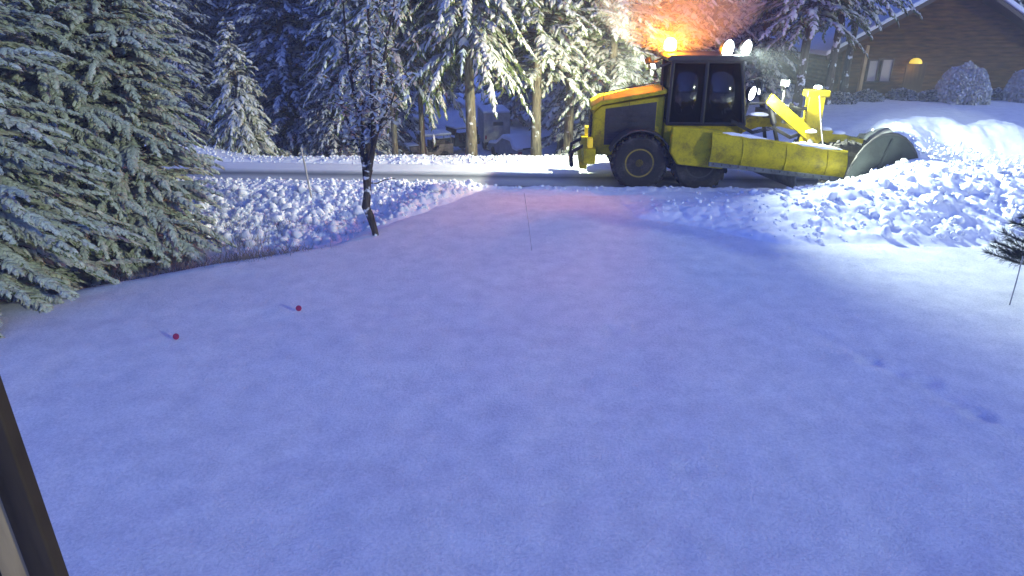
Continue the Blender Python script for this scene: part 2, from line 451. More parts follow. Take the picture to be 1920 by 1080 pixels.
# clods of broken snow lying on the banks
def clods():
    rg = np.random.default_rng(77); V, F, base_n = [], [], 0
    for sub, specs in ((2, ((near_bank, (-9.5, .6), (12.2, 16.4), 1000, .04, .12), (pile, (5.5, 15), (12.4, 15.6), 170, .04, .12))),
                       (1, ((near_bank, (-10, 1.2), (11.5, 17.3), 5200, .018, .06), (far_bank, (-12, 6), (20.1, 21.9), 2200, .018, .05), (pile, (3, 15), (12.2, 16), 900, .018, .06),
                            (lip, (-1, 8), (16.3, 17.0), 500, .015, .04)))):
        ico = bmesh.new(); bmesh.ops.create_icosphere(ico, subdivisions=sub, radius=1); iv = np.array([v.co[:] for v in ico.verts]); fi = np.array([[v.index for v in f.verts] for f in ico.faces]); ico.free()
        for fn, (xa, xb), (ya, yb), n, ra, rb in specs:
            x = rg.uniform(xa, xb, n); y = rg.uniform(ya, yb, n); z = fn(x, y); g0 = ground_z(x, y)
            ok = (z > g0 + .02) & (rg.random(n) < np.clip((z - g0) / .16, 0, 1))
            for px, py, pz in zip(x[ok], y[ok], z[ok]):
                r = ra + (rb - ra) * rg.random() ** 2.2
                w = np.sign(iv) * np.abs(iv) ** .7; ph = rg.uniform(0, 6.28, 3)
                w = w * (1 + .22 * np.sin(iv @ rg.normal(0, 2.2, 3) + ph[0]) + .15 * np.sin(iv @ rg.normal(0, 4, 3) + ph[1]))[:, None] * r * rg.uniform(.65, 1.3, 3)
                e = Matrix.Rotation(rg.uniform(0, 6.28), 3, Vector(rg.normal(0, 1, 3))); w = w @ np.array(e)
                V.append(w + [px, py, pz + r * .15]); F.append(fi + base_n); base_n += len(iv)
    o = link('snow_clods', np_mesh('snow_clods', np.concatenate(V), np.concatenate(F), [M['bank']], smooth=True), smooth=False)
    o['kind'] = 'stuff'; tag(o, 'broken clods of ploughed snow lying on the road banks', 'snow')
clods()

# ------------------------------------------------------------------ trees
def conifer_mesh(name, seed, H, Rb, base_h, needle, snow_p=.5, droop=.55, whorl=.24, nb=7, twig=1.0, wid=1.0, dens=1.0, power=.8, sweep=0.0, zmax=None):
    rng = np.random.default_rng(seed)
    P0, P1, P2, Wd, SN = [], [], [], [], []
    AX = []
    z = base_h
    while z < H - .15:
        t = (z - base_h) / (H - base_h)
        if zmax and z > zmax: k = max(4, nb - 2); wstep = whorl * 1.6; dn = dens * .5
        else: k = nb; wstep = whorl; dn = dens
        for b_ in range(k):
            phi = 2 * math.pi * (b_ + rng.random()) / k
            L = (Rb * (1 - t) ** power) * rng.uniform(.55, 1.12) + .12
            z0 = z + rng.uniform(-1.2, 1.2) * wstep
            a = rng.uniform(-.12, .42) + .35 * t; dd = droop * rng.uniform(.6, 1.35) * (1 - .45 * t)
            dr = np.array([math.cos(phi), math.sin(phi), 0]); sd = np.array([-dr[1], dr[0], 0])
            n = max(6, int(L / .055 * dn))
            s = rng.uniform(.12, 1, n) ** .75
            side = rng.choice([-1, 1], n) * rng.uniform(.25, 1.15, n)
            side[s > .93] *= .25
            pos = dr[None] * (L * s)[:, None] * .95 + np.array([0, 0, 1])[None] * (L * (a * s - dd * s * s))[:, None]
            pos[:, 2] += z0
            tang = dr[None] + np.array([0, 0, 1])[None] * (a - 2 * dd * s)[:, None]
            tl = twig * (.12 + .30 * (1 - s) * min(1, L)) * rng.uniform(.6, 1.25, n) * (.6 + .3 * min(L, 1.6))
            d = tang * .8 + sd[None] * side[:, None]
            d /= np.linalg.norm(d, axis=1)[:, None]
            d[:, 2] += rng.uniform(-.25, .22, n)
            hang = rng.uniform(.15, .6, n) * (.5 + droop)
            p1 = pos + d * (tl * .5)[:, None]; p1[:, 2] -= hang * tl * .16
            p2 = pos + d * tl[:, None]; p2[:, 2] -= hang * tl * .62
            P0.append(pos); P1.append(p1); P2.append(p2); Wd.append(.036 * wid * rng.uniform(.6, 1.5, n) * (.7 + .5 * (tl / .4)))
            clump = vnoise(np.array([phi * 2.1 + seed]), np.array([z * 1.3]), seed)[0]
            SN.append(rng.random(n) < np.clip(snow_p * (.45 + 1.1 * clump) * (.6 + .55 * s), 0, 1))
            AX.append([[*(dr * (L * q) * .95 + np.array([0, 0, z0 + L * (a * q - dd * q * q)]))] for q in (0, .35, .7, .97)])
        z += wstep * rng.uniform(.8, 1.2)
    P0, P1, P2, Wd, SN = map(np.concatenate, (P0, P1, P2, Wd, SN))
    def ribbons(P0, P1, P2, W, lift, arch, rng):
        n = len(P0); d = P2 - P0
        lat = np.stack([-d[:, 1], d[:, 0], np.zeros(n)], 1); lat /= (np.linalg.norm(lat, axis=1)[:, None] + 1e-6)
        roll = rng.normal(0, .35, n); lat[:, 2] = roll
        V = np.zeros((n, 9, 3))
        for j, (P, k) in enumerate(((P0, .55), (P1, 1.0), (P2, .16))):
            w = (W * k)[:, None]; jit = rng.uniform(.6, 1.4, (n, 2))
            c = P + np.array([0, 0, 1]) * (lift + W * k * arch)[:, None]
            V[:, j * 3] = P - lat * w * jit[:, :1]; V[:, j * 3 + 1] = c; V[:, j * 3 + 2] = P + lat * w * jit[:, 1:]
            V[:, j * 3, 2] += lift - W * k * .25; V[:, j * 3 + 2, 2] += lift - W * k * .25
        q = np.array([[0, 1, 4, 3], [1, 2, 5, 4], [3, 4, 7, 6], [4, 5, 8, 7]])
        F = (np.arange(n)[:, None, None] * 9 + q[None]).reshape(-1, 4)
        return V.reshape(-1, 3), F
    V1, F1 = ribbons(P0, P1, P2, Wd * 1.15, np.zeros(len(P0)), .3, rng)
    k = SN
    V2, F2 = ribbons(P0[k] * .8 + P1[k] * .2, P1[k], P2[k] * .75 + P1[k] * .25, Wd[k] * 1.1, np.full(k.sum(), .012) + Wd[k] * .25, .75, rng)
    # bare inner branch wood
    AX = np.array(AX); nbr = len(AX)
    W = np.array([.022, .016, .009, .003]); up = np.array([0, 0, 1.0])
    d = AX[:, -1] - AX[:, 0]; lat = np.stack([-d[:, 1], d[:, 0], 0 * d[:, 0]], 1); lat /= (np.linalg.norm(lat, axis=1)[:, None] + 1e-6)
    V3 = np.stack([AX - lat[:, None] * W[None, :, None], AX + up * W[None, :, None] * 1.6, AX + lat[:, None] * W[None, :, None]], 2).reshape(-1, 3)
    q = []
    for j in range(3): q += [[j * 3, j * 3 + 1, j * 3 + 4, j * 3 + 3], [j * 3 + 1, j * 3 + 2, j * 3 + 5, j * 3 + 4]]
    F3 = (np.arange(nbr)[:, None, None] * 12 + np.array(q)[None]).reshape(-1, 4)
    V = np.concatenate([V1, V2, V3]); F = np.concatenate([F1, F2 + len(V1), F3 + len(V1) + len(V2)])
    V[:, 0] += sweep * V[:, 2]
    mi = np.concatenate([np.zeros(len(F1)), np.ones(len(F2)), np.full(len(F3), 2)])
    me = np_mesh(name, V, F, [needle, M['frost' if name.startswith('crown_near') else 'branchsnow'], M['bark_dark']], mi)
    return me

def trunk_mesh(name, H, r, seed, m, lean=(0, 0), n=10):
    rng = random.Random(seed); mb = MB(); k = 9; pts, rad = [], []
    for i in range(k):
        t = i / (k - 1)
        pts.append((lean[0] * t * H + rng.uniform(-.04, .04) * (i > 0), lean[1] * t * H + rng.uniform(-.04, .04) * (i > 0), -.4 + t * (H * .97 + .4)))
        rad.append(r * (1.25 if i == 0 else 1) * (1 - .93 * t) + .006)
    mb.tube(pts, rad, n)
    me = bpy.data.meshes.new(name); me.from_pydata(mb.v, [], mb.f); me.materials.append(m)
    me.polygons.foreach_set('use_smooth', [True] * len(me.polygons)); me.update(); return me

VAR = {}   # crown and trunk meshes of each kind of tree
def variant(key, H, r, barkm, lean=(0, 0), **kw):
    VAR[key] = (conifer_mesh('crown_' + key, H=H, **kw), trunk_mesh('trunk_' + key, H, r, kw['seed'], barkm, lean))

variant('near', 10.5, .17, M['bark_dark'], seed=1, Rb=2.5, base_h=.12, needle=M['fir'], snow_p=.64, droop=.46, whorl=.13, nb=10, twig=.66, wid=.86, dens=2.9, power=.5, zmax=5.5)
variant('near_slim', 9.0, .13, M['bark_dark'], seed=2, Rb=1.75, base_h=.3, needle=M['fir'], snow_p=.8, droop=.5, whorl=.13, nb=9, twig=.66, wid=.86, dens=2.8, power=.42, zmax=6)
variant('young', 4.2, .07, M['bark'], seed=3, Rb=1.25, base_h=.35, needle=M['fir'], snow_p=.75, droop=.8, whorl=.16, nb=7, twig=1.1, wid=.9, dens=1.3)
variant('snowy', 13.5, .20, M['bark'], seed=4, Rb=2.6, base_h=3.9, needle=M['fir_pale'], snow_p=.85, droop=.72, whorl=.22, nb=8, twig=1.25, wid=1.05, dens=1.5, power=.75, zmax=8)
variant('snowy_slim', 12.0, .11, M['bark'], seed=5, Rb=2.0, base_h=3.6, needle=M['fir_pale'], snow_p=.85, droop=.85, whorl=.22, nb=7, twig=1.25, wid=1.0, dens=1.5, power=.75, zmax=8)
variant('dark_a', 15, .2, M['bark_dark'], seed=6, Rb=2.6, base_h=.7, needle=M['fir_sky_tint'], snow_p=.58, droop=.5, whorl=.27, nb=8, twig=1.2, wid=1.25, dens=.85, power=.7, zmax=9)
variant('dark_b', 13, .2, M['bark_dark'], seed=7, Rb=2.2, base_h=.5, needle=M['fir_sky_tint'], snow_p=.62, droop=.62, whorl=.27, nb=7, twig=1.2, wid=1.25, dens=.85, power=.75, zmax=9)
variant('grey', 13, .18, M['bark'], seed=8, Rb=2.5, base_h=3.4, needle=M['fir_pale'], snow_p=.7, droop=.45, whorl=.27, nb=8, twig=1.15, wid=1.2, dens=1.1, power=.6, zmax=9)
VAR['pine_high'] = (VAR['grey'][0], trunk_mesh('trunk_pine_high', 13, .18, 88, M['bark_dark']))
variant('far', 16, .25, M['bark_dark'], seed=9, Rb=3.0, base_h=1.2, needle=M['fir_sky_tint'], snow_p=.6, droop=.5, whorl=.5, nb=7, twig=2.0, wid=2.6, dens=.42, power=.75)

def fir(key, x, y, label, rz=0, sc=1.0, group=None, name='fir_tree', z=None, sz=None):
    cr, tr = VAR[key]
    z = float(ground_z(x, y)) if z is None else z
    t = thing(name, label, 'tree', (x, y, z - .03), rz, group)
    t.scale = (sc, sc, sz or sc)
    link('trunk', tr, t, smooth=False); link('crown', cr, t, smooth=False)
    return t

def fir_px(key, u, Y, label, rz=0, sc=1.0, group=None, **kw):
    v = 300
    for _ in range(6):
        x, _z = at(u, v, Y); gz = float(ground_z(x, Y))
        ang = math.atan2(H_CAM - gz, Y) - PITCH; v = 540 + F_PX * math.tan(ang)
    return fir(key, x, Y, label, rz, sc, group, **kw)

fir('near', -8.6, 9.9, 'huge snow dusted fir filling the left edge, lowest boughs touching the yard snow', .4, 1.0)
fir('near', -8.3, 12.4, 'broad snowy fir between the two frontmost firs on the left', 2.2, .82)
fir('near_slim', -7.45, 13.1, 'narrow snowy fir at the right end of the left clump, facing the road', 1.0, .94)
fir('near_slim', -9.6, 15.4, 'fir partly hidden at the back of the left clump', 4.0, 1.1)
fir_px('young', 462, 22.6, 'small pale snow laden fir standing alone in front of the dark forest', .5, 1.02)

G_DARK = 'dark firs forming the forest across the road'
LAB_DARK = 'tall dark fir, skylight blue put into its colour, with little snow in the forest across the road'
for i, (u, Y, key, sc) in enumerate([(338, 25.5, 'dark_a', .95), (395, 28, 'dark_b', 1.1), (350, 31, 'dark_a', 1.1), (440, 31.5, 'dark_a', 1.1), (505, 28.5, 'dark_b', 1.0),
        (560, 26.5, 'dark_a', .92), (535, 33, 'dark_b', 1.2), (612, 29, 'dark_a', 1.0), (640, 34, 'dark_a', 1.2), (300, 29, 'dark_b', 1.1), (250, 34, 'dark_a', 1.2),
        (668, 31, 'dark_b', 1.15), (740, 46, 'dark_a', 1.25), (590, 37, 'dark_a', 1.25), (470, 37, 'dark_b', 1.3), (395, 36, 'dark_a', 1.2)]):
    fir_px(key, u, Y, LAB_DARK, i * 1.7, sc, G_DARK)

fir_px('dark_b', 635, 24.5, 'low boughed dark green fir just left of the bare forked tree', 2.5, .62)
fir_px('snowy_slim', 684, 24.0, 'pale snow laden fir right behind the bare forked tree', 5.1, .9)
fir_px('snowy_slim', 742, 23.4, 'snow laden fir with a thin trunk left of the open jeep', .3, .95)
fir_px('snowy_slim', 797, 24.6, 'snow laden fir whose trunk stands in front of the open jeep', 2.0, 1.0)
fir_px('snowy', 884, 23.2, 'large drooping snow covered fir with trunk between the jeeps and the van', 1.2, 1.0)
fir_px('grey', 1006, 24.6, 'grey green snowy fir directly right of the parked sedan', .2, 1.1)
fir_px('grey', 1062, 26.8, 'snowy fir with pinkish boughs behind the rear end of the grader', 3.0, 1.18)
fir_px('snowy', 1050, 42, 'tall snowy fir standing behind the van and sedan', 3.9, 1.05)
fir_px('grey', 1140, 25.8, 'snowy fir glowing orange beside the beacon', 4.4, 1.05)
fir_px('pine_high', 1235, 27.5, 'fir straight behind the orange beacon', 1.4, 1.05)
fir_px('dark_a', 1105, 31, 'dark fir filling the gap behind the orange lit firs', 1.4, 1.0)
fir_px('dark_b', 1320, 32, 'dark misty fir behind the white cab roof lights', 1.9, 1.0)
fir_px('pine_high', 1490, 27.5, 'tall pine with high snowy boughs left of the house roof', .7, 1.1, sz=1.12)
fir_px('pine_high', 1548, 30.0, 'snowy pine between the tall pine and the one at the house corner', 3.7, 1.0, sz=1.15)
fir_px('pine_high', 1578, 31.5, 'snowy pine overhanging the left corner of the house', 2.7, .9, sz=1.3)
fir_px('dark_b', 1420, 34, 'dark misty fir above the grader lift arm', 5.9, 1.0)
G_FAR = 'distant forest trees behind everything'
LAB_FAR = 'distant dim tree in the background forest behind the nearer firs'
rr = random.Random(5)
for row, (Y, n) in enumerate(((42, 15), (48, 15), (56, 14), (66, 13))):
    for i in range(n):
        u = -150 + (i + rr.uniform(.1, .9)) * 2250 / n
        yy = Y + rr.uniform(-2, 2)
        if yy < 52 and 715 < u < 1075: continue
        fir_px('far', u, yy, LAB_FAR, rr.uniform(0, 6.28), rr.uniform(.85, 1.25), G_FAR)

# undergrowth: rounded snowy bushes made of twigs and snow pads
def bush_mesh(name, seed, r, h, n, needle, snow_p, leaf=1.0):
    rng = np.random.default_rng(seed); P0, P1, P2 = [], [], []
    d = rng.normal(0, 1, (n, 3)); d[:, 2] = np.abs(d[:, 2]); d /= np.linalg.norm(d, axis=1)[:, None]
    rad = rng.uniform(.55, 1.0, n) ** .5 * (.85 + .3 * vnoise(d[:, 0] * 3 + 9, d[:, 1] * 3 + d[:, 2] * 2 + 9, seed))
    P0 = d * rad[:, None] * np.array([r, r, h]); k = rng.uniform(.08, .2, n) * leaf
    dd = d + rng.normal(0, .6, (n, 3)); dd /= np.linalg.norm(dd, axis=1)[:, None]
    P2 = P0 + dd * k[:, None]; P2[:, 2] -= k * .35; P1 = (P0 + P2) / 2; P1[:, 2] += k * .1
    keep = P0[:, 2] > -.05
    P0, P1, P2, k = P0[keep], P1[keep], P2[keep], k[keep]; n = len(P0)
    sn = rng.random(n) < snow_p * (.55 + .6 * P0[:, 2] / h)
    lat = np.cross(P2 - P0, rng.normal(0, .5, (n, 3)) + np.array([0, 0, 1])); lat /= np.linalg.norm(lat, axis=1)[:, None]
    w = (.03 * leaf + .25 * k)[:, None] * np.where(sn, 1.3, .8)[:, None]
    V = np.stack([P0 - lat * w * .6, P0 + lat * w * .6, P1 - lat * w, P1 + lat * w, P2 - lat * w * .2, P2 + lat * w * .2], 1).reshape(-1, 3)
    q = np.array([[0, 1, 3, 2], [2, 3, 5, 4]]); F = (np.arange(n)[:, None, None] * 6 + q).reshape(-1, 4)
    return np_mesh(name, V, F, [needle, M['branchsnow']], np.repeat(sn.astype(int), 2))
BUSH = [bush_mesh('bush_%d' % i, 40 + i, 1, .9, 2600, M['fir'], p) for i, p in enumerate((.75, .5))] + [bush_mesh('snowy_shrub', 47, 1, .9, 16000, M['fir'], 1.3, .5), bush_mesh('dark_shrub', 48, 1, .9, 3000, M['fir_sky_tint'], .15)]
def bush(x, y, r, h, label, k=0, rz=0, group=None, name='bush'):
    o = link(name, BUSH[k], smooth=False); o.location = (x, y, float(ground_z(x, y)) - .05); o.scale = (r, r, h); o.rotation_euler.z = rz
    return tag(o, label, 'bush', group)
G_BR = 'snowy brush along the foot of the forest'
for i, (u, Y, r) in enumerate([(420, 25, .8), (520, 24.2, .7), (585, 24.5, .8), (655, 23.8, .7), (700, 24.0, .8), (850, 26.5, .7), (1040, 25.5, .8), (1085, 24.6, .9), (1150, 24.4, 1.0), (1215, 25.5, 1.0)]):
    x, _ = at(u, 285, Y)
    bush(x, Y, r, r * .95, 'low snowy bush at the foot of the trees across the road', i % 2, i * 1.3, G_BR)

# ---- bare forked tree in the yard edge
def forked_tree():
    bx, by = on(704, 441); gz = float(ground_z(bx, by))
    t = thing('forked_tree', 'slender forked tree with a bent dark trunk rising from the edge of the yard', 'tree', (bx, by, gz))
    def P(u, v, dy=0):
        x, z = at(u, v, by + dy); return Vector((x - bx, dy, z - gz))
    mb = MB()
    mb.tube([P(706, 448), P(702, 430), P(694, 405, .02), P(686, 388, .04), P(689, 360, .03), P(688, 335), P(689, 318)], [.062, .065, .078, .085, .072, .08, .105], 12)
    mb.build('trunk', M['bark_dark'], t)
    rng = random.Random(3); stems = MB(); tips = []
    paths = [[(686, 322, 0), (679, 285, .1), (682, 250, .15), (668, 200, .3), (655, 130, .4), (648, 60, .5), (640, -40, .6)],
             [(692, 322, 0), (699, 280, -.1), (700, 235, -.15), (697, 170, -.1), (694, 100, -.05), (690, 20, 0), (688, -60, .1)],
             [(690, 318, 0), (690, 270, .2), (694, 225, .35), (712, 165, .5), (722, 100, .7), (735, 30, .9), (745, -40, 1.0)],
             [(683, 300, .05), (672, 272, .3), (655, 235, .4), (640, 195, .6), (632, 140, .7)],
             [(698, 290, -.1), (706, 255, -.3), (716, 225, -.5), (735, 190, -.6), (748, 150, -.7)]]
    for p in paths:
        q = [P(*a) for a in p]; n = len(q); r0 = .058 if n > 6 else .038
        stems.tube(q, [r0 * (1 - .82 * i / (n - 1)) for i in range(n)], 8)
        for i in range(1, n - 1):
            for k in range(7 if n > 6 else 6):
                f = rng.random(); b0 = q[i].lerp(q[i + 1], f); a = rng.uniform(0, 6.28); L = rng.uniform(.3, .75)
                d = Vector((math.cos(a) * .8, math.sin(a) * .8, rng.uniform(.2, .9)))
                m1 = b0 + d * L * .5; e = b0 + d * L + Vector((0, 0, -.18 * L))
                stems.tube([b0, m1, e], [.012, .008, .004], 5); tips.append((b0, m1, e))
    x1 = P(702, 345); stems.tube([P(692, 343), P(706, 344), P(722, 337), P(742, 334)], [.02, .014, .01, .006], 6)
    stems.build('limb', M['bark_dark'], t)
    rg = np.random.default_rng(4); A, B = [], []
    for b0, m1, e in tips:
        for k in range(13):
            f = rg.random(); p = np.array(b0.lerp(m1, f * 2) if f < .5 else m1.lerp(e, f * 2 - 1)) + rg.normal(0, .05, 3)
            d = rg.normal(0, 1, 3); d[2] = -abs(d[2]) * .7; d /= np.linalg.norm(d); A.append(p); B.append(p + d * rg.uniform(.06, .16))
    A, B = np.array(A), np.array(B); n = len(A); C = (A + B) / 2
    lat = np.cross(B - A, rg.normal(0, .4, (n, 3)) + np.array([0, 0, 1])); lat /= np.linalg.norm(lat, axis=1)[:, None]
    w = rg.uniform(.018, .04, n)[:, None]
    V = np.stack([A - lat * w * .4, A + lat * w * .4, C - lat * w, C + lat * w, B - lat * w * .2, B + lat * w * .2], 1).reshape(-1, 3)
    F = (np.arange(n)[:, None, None] * 6 + np.array([[0, 1, 3, 2], [2, 3, 5, 4]])).reshape(-1, 4)
    me = np_mesh('crown', V, F, [M['leaf'], M['branchsnow']], np.repeat((rg.random(n) < .45).astype(int), 2))
    link('crown', me, t, smooth=False)
forked_tree()

# ---- young pine with long dark needles at the right edge
def needle_pine():
    x0, y0 = 8.28, 9.75; gz = float(ground_z(x0, y0))
    t = thing('pine_sapling', 'dark young pine with long needles reaching in from the right edge', 'tree', (x0, y0, gz))
    mb = MB(); mb.tube([(0, 0, -.3), (.02, 0, .6), (0, .03, 1.1), (.03, 0, 1.85)], [.045, .036, .024, .006], 8)
    rg = np.random.default_rng(8); A, B = [], []
    for z in np.arange(.5, 1.75, .15):
        for k in range(5):
            a = rg.uniform(0, 6.28); L = .78 * (1 - z / 3.2) * rg.uniform(.75, 1.1)
            e = np.array([math.cos(a) * L, math.sin(a) * L, L * .35 - .1]); b0 = np.array([0, 0, z])
            mb.tube([tuple(b0), tuple(b0 + e * .5 + [0, 0, -.02]), tuple(b0 + e)], [.012, .009, .005], 5)
            for s in np.linspace(.3, 1, 11):
                for q in range(22):
                    d = rg.normal(0, .55, 3) + e / np.linalg.norm(e) * .9; d /= np.linalg.norm(d)
                    p = b0 + e * s; A.append(p); B.append(p + d * rg.uniform(.10, .17))
    mb.build('trunk', M['bark_dark'], t)
    A, B = np.array(A), np.array(B); n = len(A); lat = np.cross(B - A, rg.normal(0, 1, (n, 3))); lat /= np.linalg.norm(lat, axis=1)[:, None]; w = .0035
    V = np.stack([A - lat * w, A + lat * w, B + lat * w * .3, B - lat * w * .3], 1).reshape(-1, 3); F = np.arange(4 * n).reshape(-1, 4)
    link('crown', np_mesh('crown', V, F, [M['pine']]), t, smooth=False)
needle_pine()

# ---- dry grass and weeds where the yard breaks off
def grass():
    rg = np.random.default_rng(12); A, B, W = [], [], []
    for u, v, n, sp_, h in ((440, 480, 190, .26, .26), (490, 470, 170, .26, .24), (550, 468, 60, .2, .2), (430, 488, 90, .3, .16), (520, 464, 50, .4, .2),
                            (300, 492, 120, .4, .22), (345, 472, 130, .35, .26), (240, 508, 70, .35, .2), (462, 428, 130, .3, .32), (520, 410, 100, .4, .3), (430, 405, 60, .4, .3), (395, 452, 60, .4, .2)):
        x0, y0 = on(u, v)
        for k in range(n):
            x, y = x0 + rg.normal(0, sp_), y0 + rg.normal(0, sp_ * .5); z = float(ground_z(x, y)) - .03
            if 405 <= v <= 430: z = float(near_bank(np.array([x]), np.array([y]))[0]) - .05
            hh = h * rg.uniform(.25, 1.15); A.append((x, y, z)); B.append((x + rg.normal(0, .09), y + rg.normal(0, .08), z + hh)); W.append(rg.uniform(.002, .005))
    A, B, W = np.array(A), np.array(B), np.array(W)[:, None]; n = len(A)
    lat = np.cross(B - A, rg.normal(0, .3, (n, 3)) + np.array([0, 1, 0])); lat /= np.linalg.norm(lat, axis=1)[:, None]
    C = (A * .45 + B * .55) + rg.normal(0, .015, (n, 3))
    V = np.stack([A - lat * W, A + lat * W, C - lat * W, C + lat * W, B - lat * W * .4, B + lat * W * .4], 1).reshape(-1, 3)
    F = (np.arange(n)[:, None, None] * 6 + np.array([[0, 1, 3, 2], [2, 3, 5, 4]])).reshape(-1, 4)
    o = link('grass', np_mesh('grass', V, F, [M['grass']]), smooth=False); o['kind'] = 'stuff'
    tag(o, 'dry grass stems poking through the snow along the yard edge', 'grass')
grass()

# ------------------------------------------------------------------ stakes and markers
def reflector(u, v, label):
    z = .085
    x, y = on(u, v, z); gz = float(ground_z(x, y))
    t = thing('reflector_marker', label, 'marker', (x, y, gz), 0, 'round red reflectors on the yard')
    mb = MB(); mb.tube([(0, .004, -.2), (0, .004, z - gz)], .0035, 6); mb.build('rod', M['rod'], t)
    q = Matrix.Translation((0, 0, z - gz)) @ Matrix.Rotation(R(68), 4, 'X')
    mb = MB(); mb.lathe([(.030, -.010), (.043, -.006), (.045, 0), (.043, .006), (.036, .009), (.012, .011)], 20, q); mb.build('reflector', M['red'], t)
reflector(330, 631, 'red round reflector marker nearer the house, lower left of the two')
reflector(560, 578, 'red round reflector marker farther out, on the side of the forked tree')

def stake(name, label, u0, v0, u1, v1, r, m, z0=0.0, Y=None):
    x, y = on(u0, v0, z0)
    gz = min(z0, float(ground_z(x, y))); x1, z1 = at(u1, v1, y)
    mb = MB(); d = Vector((x1 - x, 0, z1 - z0))
    mb.tube([Vector((0, 0, 0)) - d * .35, Vector((0, 0, 0)), d * .5 + Vector((.006, 0, 0)), d], [r, r, r, r * .85], 8)
    o = mb.build(name, m); o.location = (x, y, z0); return tag(o, label, 'stake')
stake('snow_stake', 'pale leaning snow stake planted in the lumpy bank beside the road', 579, 347, 564, 277, .022, M['palerod'], .42)
stake('marker_rod', 'very thin dark rod leaning in the middle of the yard', 997, 470, 983, 362, .0042, M['greyrod'])
stake('marker_rod', 'thin grey rod leaning under the dark pine at the right edge', 1893, 572, 1918, 480, .009, M['greyrod'])

# ------------------------------------------------------------------ porch post beside the camera
def porch_post():
    Yp = 1.5; x0 = -.985 * Yp
    t = thing('porch_post', 'brown porch post with a dark trim board, close in the lower left corner', 'post', (x0, Yp, 0))
    mb = MB(); mb.box(-1.018 * Yp - x0, -.945 * Yp - x0, 0, .1, -.2, 5.0); mb.build('post_body', M['trim_tan'], t, .006)
    mb = MB(); mb.box(-.948 * Yp - x0, -.879 * (Yp + .02) - x0, -.025, .02, -.2, 5.0); mb.build('trim_board', M['trim_dark'], t, .008)
    mb = MB(); mb.box(-1.09 * Yp - x0, -1.019 * Yp - x0, .01, .12, -.2, 5.0); mb.build('trim_board', M['trim_dark'], t, .008)
porch_post()

# ------------------------------------------------------------------ house across the road on the right
def far_house():
    Y = 33.0
    t = thing('house', 'brown wooden house with snowy gable roof across the road on the right', 'house', (20.2, Y, .1))
    cx = 20.2
    def L(u, v, y=Y): x, z = at(u, v, y); return x - cx, z - .1
    wall = MB(); wall.prism([(-4.7, -.6), (4.9, -.6), (4.9, 2.45), (0, 5.0), (-4.7, 2.3)], 0, 9); wall.build('wall', M['siding'], t)
    rf = MB()
    rf.prism([(-5.75, 1.93), (0, 5.2), (5.75, 1.93), (5.75, 2.1), (0, 5.4), (-5.75, 2.1)], -.7, 9.4); r = rf.build('roof', M['frame'], t, .01)
    sn = MB(); sn.prism([(-5.85, 2.09), (0, 5.42), (5.85, 2.09), (5.82, 2.32), (0, 5.66), (-5.82, 2.32)], -.78, 9.5); sn.build('roof_snow', M['cap'], r, .06)
    for (u0, u1, v0, v1) in ((1631, 1646, 114, 152), (1649, 1666, 112, 152)):
        (x0, z1), (x1, z0) = L(u0, v0), L(u1, v1)
        w = MB(); w.box(x0, x1, -.02, .03, z0, z1); w = w.build('window', M['window'], t)
        f = MB(); e = .05
        f.box(x0 - e, x0, -.06, .03, z0 - e, z1 + e); f.box(x1, x1 + e, -.06, .03, z0 - e, z1 + e); f.box(x0, x1, -.06, .03, z1, z1 + e); f.box(x0, x1, -.06, .03, z0 - e, z0)
        f.build('frame', M['frame'], w)
    d = MB(); x0, z0 = L(1690, 165); d.box(x0, x0 + .95, -.03, .05, -.3, 1.75); d.build('door', M['trim_dark'], t, .01)
    post = MB(); x, _ = L(1606, 150); post.box(x - .08, x + .08, -.5, -.34, -.5, 2.55); post.build('porch_post', M['trim_tan'], t, .01)
    x, z = L(1710, 118)
    lamp = thing('porch_lamp', '', 'lamp', (0, 0, 0)); lamp.parent = t; del lamp['label']; del lamp['category']; lamp.location = (x, -.3, z)
    mb = MB(); mb.lathe([(.27, 0), (.265, .06), (.22, .15), (.12, .22), (.03, .24)], 18); mb.build('lamp_shade', M['porch'], lamp)
    mb = MB(); mb.tube([(0, 0, .22), (0, .12, .3), (0, .31, .28)], .025, 8); mb.build('bracket', M['black'], lamp)
    ld = bpy.data.lights.new('porch_light', 'POINT'); ld.energy = 10; ld.color = (1, .62, .18); ld.shadow_soft_size = .12
    lo = bpy.data.objects.new('porch_light', ld); COL.objects.link(lo); lo.parent = t; lo.location = (x, -.35, z - .2)
far_house()
def ball_bush(u, v, Y, r, label, k):
    x, z = at(u, v, Y)
    o = bush(x, Y, r, r * 1.6, label, 2, k); o.name = 'shrub'
ball_bush(1800, 190, 30.8, 1.08, 'round shrub capped with snow in front of the house wall', .3)
ball_bush(1925, 190, 31.2, 1.0, 'snow capped shrub cut by the right edge beside the house', 2.3)
for i, (u, Y) in enumerate(((1570, 30.5), (1625, 31.5), (1690, 31.8), (1745, 31.3), (1865, 32))):
    x, _ = at(u, 190, Y); bush(x, Y, .7, .55, 'dark low shrub along the foot of the brown house', 3, i, 'dark shrubs along the house', 'shrub')

# ------------------------------------------------------------------ parked vehicles across the road
def car_wheel(parent, x, y, r, w):
    q = Matrix.Translation((x, y, r)) @ Matrix.Rotation(R(90), 4, 'X')
    mb = MB(); mb.lathe([(r * .62, -w / 2), (r * .93, -w / 2), (r, -w * .3), (r, w * .3), (r * .93, w / 2), (r * .62, w / 2)], 22, q); wh = mb.build('wheel', M['rubber'], parent)
    mb = MB(); mb.lathe([(r * .6, -w * .42), (r * .35, -w * .5), (r * .12, -w * .46), (.02, -w * .44)], 16, q); mb.lathe([(r * .6, w * .42), (r * .35, w * .5), (.02, w * .44)], 16, q); mb.build('rim', M['steel'], wh)

